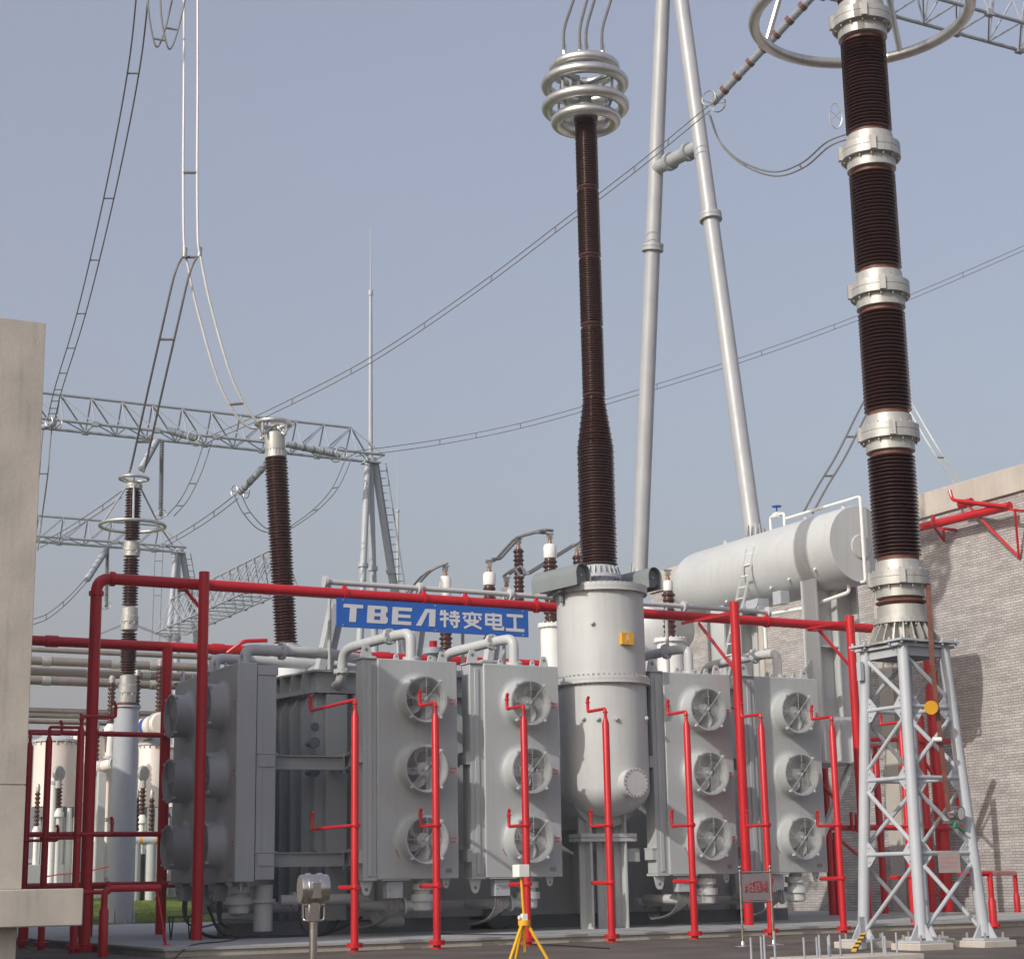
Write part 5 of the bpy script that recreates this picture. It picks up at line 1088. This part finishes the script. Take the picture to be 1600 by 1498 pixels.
twin('faint twin conductor dropping left from the slanted far string', [(136, 905, T2Y-6), (105, 938, 150), (75, 962, 150), (50, 972, 150)], Zv*.45, .04, sp_at=[.4, .7])
twin('thin vertical twin dropper behind the red elbow', [(249, 850, T2Y-4), (247, 900, T2Y-4), (245, 960, T2Y-4), (243, 1010, T2Y-4)], RGT*.7, .03, sp_at=[.18, .5, .85])
# F: right side
twin('slack twin jumper between the portal leg and the big right insulator stack', [(1108, 178, 70), (1125, 222, 69), (1160, 255, 68), (1210, 272, 66), (1255, 258, 64), (1295, 225, 62), (1335, 210, 61)], Zv*-.22+RGT*.12, .045, sp_at=[.35, .65])
q = P(1306, 181, Y=62); b = MB(); rt_v = Vector((RGT.x, RGT.y, 0)); pp = []
for j in range(28):
    a = 2*math.pi*j/28; pp.append(q+rt_v*(.30*math.cos(a))+Zv*(.66*math.sin(a)*abs(math.sin(a))**.0))
b.tube(pp, .035, 6, closed=True); b.tube([pp[2], pp[16]], .015, 4); b.tube([pp[12], pp[26]], .015, 4)
tag(b.build('guard_ring', M['alu']), 'oval guard ring just left of the big right insulator stack', 'ring')
twin('dark twin tubes running down left from behind the right stack to the conservator', [(1378, 590, 57), (1350, 640, 57), (1315, 710, 57), (1285, 760, 57), (1262, 802, 57)], RGT*.40, .045, sp_at=[.4, .66])
twin('bright twin tubes running down right from behind the right stack to the roof', [(1398, 590, 57), (1425, 640, 57), (1460, 700, 56), (1498, 758, 56)], RGT*.30, .04, m='wirelit', sp_at=[.75])
twin('dark twin tubes rising behind the right stack to the fork', [(1388, 595, 57), (1380, 500, 57), (1372, 380, 57)], RGT*.30, .045, sp_at=[.5])

# ================================================================== LEFT RINGED STACK ON POLE
LPY = 78.0
lp0 = P(190, 1425, Y=LPY); lx, ly = P(199, 1080, Y=LPY).x, LPY
zl_ = lambda v: P(200, v, Y=LPY).z
s_ = S((lx, ly, 6))
t = thing('ringed_insulator_stack', 'slim brown insulator stack with a big and a small silver ring at the left', 'insulator stack', (lx, ly, zl_(1100)))
J2 = [1070, 975, 858]
def lsheds(va, vb, n): 
    b = MB(); b.lathe(sheds(zl_(va), zl_(vb), n, 9*s_, 13*s_, .02), (lx, ly, 0), (0,0,1), 28); b.build('porcelain', M['brown'], t, ang=50)
lsheds(1052, 1000, 13); lsheds(998, 994, 1) if 0 else None; lsheds(945+0, 880, 15) if 0 else None
for va, vb, n in ((1052, 988, 15), (946, 872, 17), (843, 766, 18)): lsheds(va, vb, n)
for va, vb in ((1100, 1054), (986, 948), (870, 845), (764, 752)):
    z0, z1 = zl_(va), zl_(vb); h = z1-z0; b = MB(); b.lathe([(10*s_, z0), (13*s_, z0+h*.05), (13*s_, z0+h*.35), (14*s_, z0+h*.38), (14*s_, z0+h*.62), (12.5*s_, z0+h*.65), (12.5*s_, z0+h*.95), (9*s_, z1)], (lx, ly, 0), (0,0,1), 28); b.bolts((lx, ly, z0+h*.33), 13.5*s_, (0,0,1), 10, .03, .1); b.build('joint_flange', M['cast'], t)
b = MB(); b.lathe([(13*s_, zl_(1103)), (15*s_, zl_(1102)), (15*s_, zl_(1098)), (10*s_, zl_(1097))], (lx, ly, 0), (0,0,1), 28); b.build('base_skirt', M['brownlip'], t)
zr1, zr2 = zl_(747), zl_(821); R1, R2 = 22*S((lx,ly,zr1)), 50*S((lx,ly,zr2))
b = MB(); b.torus((lx, ly, zr1), R1, 2.6*s_, (0,0,1), 36, 8); b.build('small_ring', M['alu'], t)
b = MB(); b.torus((lx, ly, zr2), R2, 3.0*s_, (0,0,1), 64, 8); b.build('large_ring', M['alu'], t)
for an in (10, 75, 190, 255):
    d = Vector((math.cos(R_(an)), math.sin(R_(an)), 0)); b = MB(); b.cyl(Vector((lx, ly, zl_(756)))+d*.28, Vector((lx, ly, zr2))+d*R2, .05, 8); b.build('ring_strut', M['alu'], t)
    b = MB(); b.cyl(Vector((lx, ly, zr1))+d*R1, Vector((lx, ly, zl_(752)))+d*.2, .035, 6); b.build('ring_bracket', M['alu'], t)
t = thing('steel_pole', 'thick pale grey steel pole carrying the ringed insulator stack', 'pole', (lx, ly, 0)); zp = zl_(1103)
b = MB(); b.tube([(lx, ly, 0), (lx, ly, zp)], [20.5*s_, 19*s_], 28); b.build('shaft', M['steelpaint'], t)
b = MB(); b.cyl((lx, ly, zp-.08), (lx, ly, zp), 22*s_, 24)
for k in range(8):
    an = 2*math.pi*k/8; d = Vector((math.cos(an), math.sin(an), 0)); b.prism([(20*s_, .05), (25*s_, .05), (20.5*s_, .9)], (lx, ly, 0), d, (0,0,1), Vector((-d.y, d.x, 0))*.04)
b.build('end_plate', M['steelpaint'], t)

# ================================================================== SWITCHGEAR BEHIND (LEFT)
GY = 97.0
def tankthing(label, u0, u1, vt, vb, Y, legs=True, m='pink', lid=True):
    a, c = P(u0, (vt+vb)/2, Y=Y), P(u1, (vt+vb)/2, Y=Y); z1, z0 = P((u0+u1)/2, vt, Y=Y).z, P((u0+u1)/2, vb, Y=Y).z; x = (a.x+c.x)/2; r = (u1-u0)/2*S(a)
    t = thing('switchgear_tank', label, 'tank', (x, Y, 0), 'cream switchgear tanks beyond the lawn')
    b = MB(); b.lathe([(r*.9, z0), (r, z0+.05), (r, z1-.05), (r*.96, z1)], (x, Y, 0), (0,0,1), 36); b.build('shell', M[m], t)
    if lid: b = MB(); b.lathe([(r*1.08, z1+.01), (r*1.08, z1+.13), (r*.9, z1+.16), (r*.55, z1+.45), (.001, z1+.5)], (x, Y, 0), (0,0,1), 36); b.bolts((x, Y, z1-.0), r*1.03, (0,0,1), 16, .05, .3); b.build('lid', M['grey'], t)
    if legs:
        for an in (20, 110, 200, 290):
            d = Vector((math.cos(R_(an)), math.sin(R_(an)), 0))*r*.8; b = MB(); b.span((x+d.x-.12, Y+d.y-.12, 0), (x+d.x+.12, Y+d.y+.12, z0)); b.build('leg', M['grey'], t)
        b = MB(); b.span((x-r*.6, Y-r*.6, .5), (x+r*.6, Y+r*.6, z0-.3)); b.build('control_cabinet', M['grey2'], t)
        for an in (245, 275, 305):
            d = Vector((math.cos(R_(an)), math.sin(R_(an)), 0))*r*.95; b = MB(); b.lathe([(.26, 1.2), (.26, z0-1.4), (.16, z0-1.35), (.16, z0-.02)], (x+d.x, Y+d.y, 0), (0,0,1), 14); b.build('cable_end', M['white'], t)
        b = MB(); b.lathe([(r*.97, z0-.5), (r*.97, z0-.003)], (x, Y, 0), (0,0,1), 36, cap=False); b.span((x-r*.5, Y+.2, z0-1.6), (x+r*.5, Y+r*.7, z0-.51)); b.build('skirt', M['dark'], t)
    return x, r, z0, z1
tankthing('cream switchgear tank at the far left by the concrete wall end', 52, 118, 1160, 1262, GY)
tankthing('tall cream switchgear tank between the left red posts', 100, 168, 1150, 1258, GY+3)
tankthing('cream switchgear tank just right of the grey pole', 216, 262, 1165, 1262, GY)
tankthing('cream switchgear tank hidden mostly behind the grey pole', 160, 216, 1140, 1256, GY+5)
tankthing('cream switchgear tank peeping between red post and shaded cooling unit', 262, 310, 1170, 1262, GY+2)
def riser_pipe(label, u, vt, Y, rpx, m='pink'):
    p = P(u, vt, Y=Y); r = rpx*S(p); t = thing('bus_riser', label, 'pipe', (p.x, Y, 1.2), 'upright cream bus pipes'); b = MB(); b.cyl((p.x, Y, 1.0), (p.x, Y, p.z), r, 20); b.build('pipe', M[m], t)
    b = MB()
    for f in (.25, .6, .97): b.cyl((p.x, Y, p.z*f-.08), (p.x, Y, p.z*f+.08), r*1.3, 20)
    b.build('flange', M['grey'], t)
riser_pipe('upright cream pipe close left of the grey pole', 172, 1175, 95, 8)
riser_pipe('thin upright cream pipe left of the grey pole', 157, 1200, 95, 5, 'white')
riser_pipe('upright white pipe between the two left dark risers', 84, 1215, 93, 6, 'white')
riser_pipe('upright white pipe under the orange-ended pots', 236, 1320, 92, 7, 'white')
q0_, q1_ = P(60, 1380, Y=91.5), P(175, 1355, Y=91.5)
b = MB(); b.tube(curve([P(62, 1371, Y=91.5), P(90, 1366, Y=91.5), P(130, 1362, Y=91.5), P(175, 1352, Y=91.5)], 6), .035, 5); tag(b.build('barrier_tape', M['redtext']), 'thin red barrier tape stretched before the switchgear', 'tape')
# horizontal GIS barrels
def barrel(label, u0, v0, u1, v1, Y0, Y1, rpx, m='pink', band=None):
    p, q = P(u0, v0, Y=Y0), P(u1, v1, Y=Y1); r = rpx*S(q); t = thing('switchgear_barrel', label, 'tank', (p+q)/2, 'horizontal switchgear barrels beyond the lawn'); d = q-p; L_ = d.length
    b = MB(); b.lathe([(r*.9, 0), (r, .06), (r, L_-.06), (r*.9, L_), (.001, L_+.02)], p, d, 32); b.build('shell', M[m], t)
    b = MB()
    for f in (.02, .5, .97): b.lathe([(r*1.001, L_*f-.1), (r*1.13, L_*f-.09), (r*1.13, L_*f+.09), (r*1.001, L_*f+.1)], p, d, 32, cap=False)
    b.build('flange', M['grey'], t)
    if band: b = MB(); b.lathe([(r*1.006, L_*.86), (r*1.006, L_*.90)], p, d, 32, cap=False); b.build('blue_band', M['bluev'], t)
    dn = p+(q-p)*.5; b = MB(); b.span((dn.x-.2, dn.y-.2, 0), (dn.x+.2, dn.y+.2, dn.z-r)); b.build('support', M['grey'], t)
barrel('large cream barrel rising to the right with a blue band, behind the grey pole', 120, 1172, 252, 1130, 108, 94, 17, band=True)
barrel('short cream barrel left of the grey pole', 141, 1201, 178, 1193, 95, 93.5, 8.5)
# bus tubes
for v, r, Y, lab in ((1019, 4.0, 92, 'uppermost thin grey bus tube'), (1036, 7.0, 90, 'upper thick grey bus tube'), (1052, 7.0, 93, 'middle thick grey bus tube'), (1066, 7.0, 96, 'lower thick grey bus tube'), (1112, 4.0, 94, 'upper of the three thin brown bus tubes'), (1120, 4.0, 97, 'middle of the three thin brown bus tubes'), (1129, 4.0, 100, 'lowest of the three thin brown bus tubes')):
    Y += 10; p = P(40, v-4, Y=Y); q = P(340, v, Y=Y); z = P(150, v, Y=Y).z; rr_ = r*S(p)
    t = thing('bus_tube', lab+' crossing behind the red posts', 'busbar', (p.x, Y, z), 'bus tubes behind the left red posts')
    b = MB(); b.cyl((p.x-14, Y, z), (q.x, Y, z), rr_, 16); b.build('tube', M['dull'], t)
    if r > 5:
        b = MB()
        for u in ([104, 222], [72, 180, 240], [140, 228])[v % 3]: b = MB(); x = P(u, v, Y=Y).x; b.lathe([(rr_*1.001, -.25), (rr_*1.15, -.24), (rr_*1.15, .24), (rr_*1.001, .25)], (x, Y, z), (1,0,0), 16, cap=False); b.build('joint', M['cast'], t)
def post_ins(label, u, vt, vm, Y, rpx, v_post=None):
    Y += 11; a, c = P(u, vm, Y=Y), P(u, vt, Y=Y); s_ = S(a); t = thing('post_insulator', label, 'insulator', (a.x, Y, 0), 'post insulators of the switchgear'); H = c.z-a.z
    b = MB(); b.lathe(sheds(0, H, max(7, int(H/.22)), rpx*s_*.6, rpx*s_, 0), (a.x, Y, a.z), (0,0,1), 18); b.build('porcelain', M['brown'], t, ang=50)
    b = MB(); b.lathe([(rpx*s_*.7, 0), (rpx*s_*.8, .25), (rpx*s_*.4, .4), (.01, .41)], (a.x, Y, c.z), (0,0,1), 14); b.build('cap', M['cast'], t)
    b = MB(); b.lathe([(rpx*s_*.85, -.5), (rpx*s_*1.5, -.45), (rpx*s_*1.5, -.25), (rpx*s_*.8, -.02)], (a.x, Y, a.z), (0,0,1), 16); b.cyl((a.x, Y, 0), (a.x, Y, a.z-.4), rpx*s_*.9, 12); b.build('pedestal', M['white'], t)
for a in (('post insulator under the bus tubes, left of the ringed stack', 173, 1066, 1130, 88, 6.5), ('post insulator under the bus tubes, right of the ringed stack', 249, 1040, 1112, 86, 7), ('post insulator partly behind the ringed stack', 212, 1055, 1140, 89, 6),
          ('small post insulator at the left, before the cream tank', 91, 1222, 1262, 82, 6), ('post insulator right of the grey pole with a round head', 222, 1226, 1272, 80, 5.5), ('thin post insulator in the middle of the switchgear row', 150, 1140, 1188, 84, 5),
          ('twin-footed post insulator close right of the grey pole', 213, 1246, 1298, 78, 4.5), ('dark post insulator at the right of the switchgear row', 236, 1246, 1298, 78, 4.5), ('slim post insulator peeping out left of the nearest dark riser', 57, 1236, 1290, 84, 4.5), ('slim post insulator between the elbow post and the cream pipe', 148, 1262, 1300, 84, 4.5)): post_ins(*a)
for u, v, lab in ((92, 1208, 'left round metal head on a post insulator'), (224, 1208, 'right round metal head on a post insulator')):
    q = P(u, v, Y=92.5 if u < 100 else 90.5); b = MB(); b.lathe([(.001, -.12), (.35, -.1), (.42, 0), (.35, .1), (.001, .12)], q, (.47, -.88, 0), 20); b.cyl(q-Zv*.35, q-Zv*.75, .16, 10); tag(b.build('terminal_head', M['cast']), lab, 'terminal', 'terminal heads')
for u, lab in ((212, 'left orange-ended pot right of the grey pole'), (236, 'right orange-ended pot right of the grey pole')):
    q = P(u, 1313, Y=88.5); t = thing('mechanism_pot', lab, 'switchgear drive', (q.x, 88.5, 0), 'orange-ended pots'); b = MB(); b.cyl(q-Vector((.45, 0, 0)), q+Vector((.2, 0, 0)), .2, 14); b.cyl((q.x, q.y, 0), q-Zv*.18, .28, 12); b.build('pot', M['grey'], t); b = MB(); b.cyl(q+Vector((.201, 0, 0)), q+Vector((.5, 0, 0)), .19, 14); b.build('orange_end', M['orange'], t)
q = P(222, 1365, Y=89); b = MB(); b.span((q.x-.4, 88.8, 1.2), (q.x+.4, 89.3, 3.4)); tag(b.build('control_box', M['dull'], bevel=.02), 'brown control box on the lawn right of the grey pole', 'cabinet')
q = P(57, 1390, Y=94); b = MB(); b.span((q.x-1.2, 94, 1.2), (q.x+1.4, 95, 3.0)); tag(b.build('control_cabinet', M['grey2'], bevel=.03), 'grey cabinet behind the left dark riser', 'cabinet')
q = P(152, 1378, Y=94); b = MB(); b.span((q.x-.5, 94.5, 1.2), (q.x+.5, 95, 4.2)); tag(b.build('control_cabinet', M['white'], bevel=.03), 'narrow white cabinet behind the elbow post', 'cabinet')
# low far buildings / hedge line closing the horizon
t = thing('far_building', 'low pale building far behind the switchgear', 'building', P(150, 1380, Y=190))
q0, q1 = P(30, 1380, Y=190), P(330, 1380, Y=190)
b = MB(); b.span((q0.x, 190, 0), (q1.x, 200, 4.6)); b.build('wall', M['white'], t)
b = MB(); b.span((q0.x-.4, 189.6, 4.6), (q1.x+.4, 200.4, 5.0)); b.build('roof', M['grey'], t)
b = MB()
for k in range(9): x = q0.x+2+k*(q1.x-q0.x-4)/9; b.span((x, 189.9, 1.2), (x+1.6, 189.99, 3.4))
b.build('window_band', M['dark'], t)

# ================================================================== LIGHT, SKY, CAMERA
sc = bpy.context.scene
w = bpy.data.worlds.new('World'); sc.world = w; w.use_nodes = True; nt = w.node_tree; bg = nt.nodes['Background']
sky = nt.nodes.new('ShaderNodeTexSky'); sky.sky_type = 'NISHITA'; sky.sun_disc = False
SKS, SKV = .92, 1.30
SAZ, SEL = 68.0, 30.5      # sun azimuth from -Y towards -X
tosun = Vector((-math.sin(R_(SAZ))*math.cos(R_(SEL)), -math.cos(R_(SAZ))*math.cos(R_(SEL)), math.sin(R_(SEL))))
sky.sun_elevation = R_(SEL); sky.sun_rotation = math.atan2(tosun.x, tosun.y)
sky.air_density = 1.6; sky.dust_density = 6.0; sky.ozone_density = 4.0; sky.altitude = 0
hs = nt.nodes.new('ShaderNodeHueSaturation'); hs.inputs['Saturation'].default_value = SKS; hs.inputs['Value'].default_value = SKV
nt.links.new(sky.outputs['Color'], hs.inputs['Color']); mx = nt.nodes.new('ShaderNodeMixRGB'); mx.inputs['Fac'].default_value = .40; mx.inputs['Color2'].default_value = (3.9, 3.45, 3.95, 1)
nt.links.new(hs.outputs['Color'], mx.inputs['Color1']); nt.links.new(mx.outputs['Color'], bg.inputs['Color']); bg.inputs['Strength'].default_value = .13
ld = bpy.data.lights.new('sun', 'SUN'); ld.energy = 3.0; ld.angle = R_(.55); ld.color = (1.0, .95, .88)
lo = bpy.data.objects.new('sun', ld); C.objects.link(lo); lo.rotation_euler = (-tosun).to_track_quat('-Z', 'Y').to_euler(); lo.location = (-40, -20, 60)
cam = bpy.data.cameras.new('camera'); co = bpy.data.objects.new('camera', cam); C.objects.link(co)
cam.sensor_fit = 'HORIZONTAL'; cam.sensor_width = 36; cam.lens = 36*F_PX/1600; cam.clip_end = 5000; cam.clip_start = .1
co.matrix_world = Matrix(((RGT.x, UPV.x, -FWD.x, 0), (RGT.y, UPV.y, -FWD.y, 0), (RGT.z, UPV.z, -FWD.z, EYE), (0, 0, 0, 1)))
sc.camera = co
hz = MB(); hz.span((-400, -80, -1.2), (440, 660, 70)); hzo = hz.build('haze', bpy.data.materials.new('haze'))
hm = hzo.data.materials[0]; hm.use_nodes = True; hn = hm.node_tree; hn.nodes.remove(hn.nodes['Principled BSDF']); pv = hn.nodes.new('ShaderNodeVolumePrincipled')
pv.inputs['Color'].default_value = (.86, .88, .95, 1); pv.inputs['Density'].default_value = .0005; pv.inputs['Anisotropy'].default_value = .2
hn.links.new(pv.outputs[0], hn.nodes['Material Output'].inputs['Volume']); tag(hzo, kind='stuff')
sc.view_settings.view_transform = 'Standard'; sc.view_settings.look = 'None'; sc.view_settings.exposure = 0; sc.view_settings.gamma = 1
sc.render.engine = 'CYCLES'; sc.cycles.max_bounces = 6
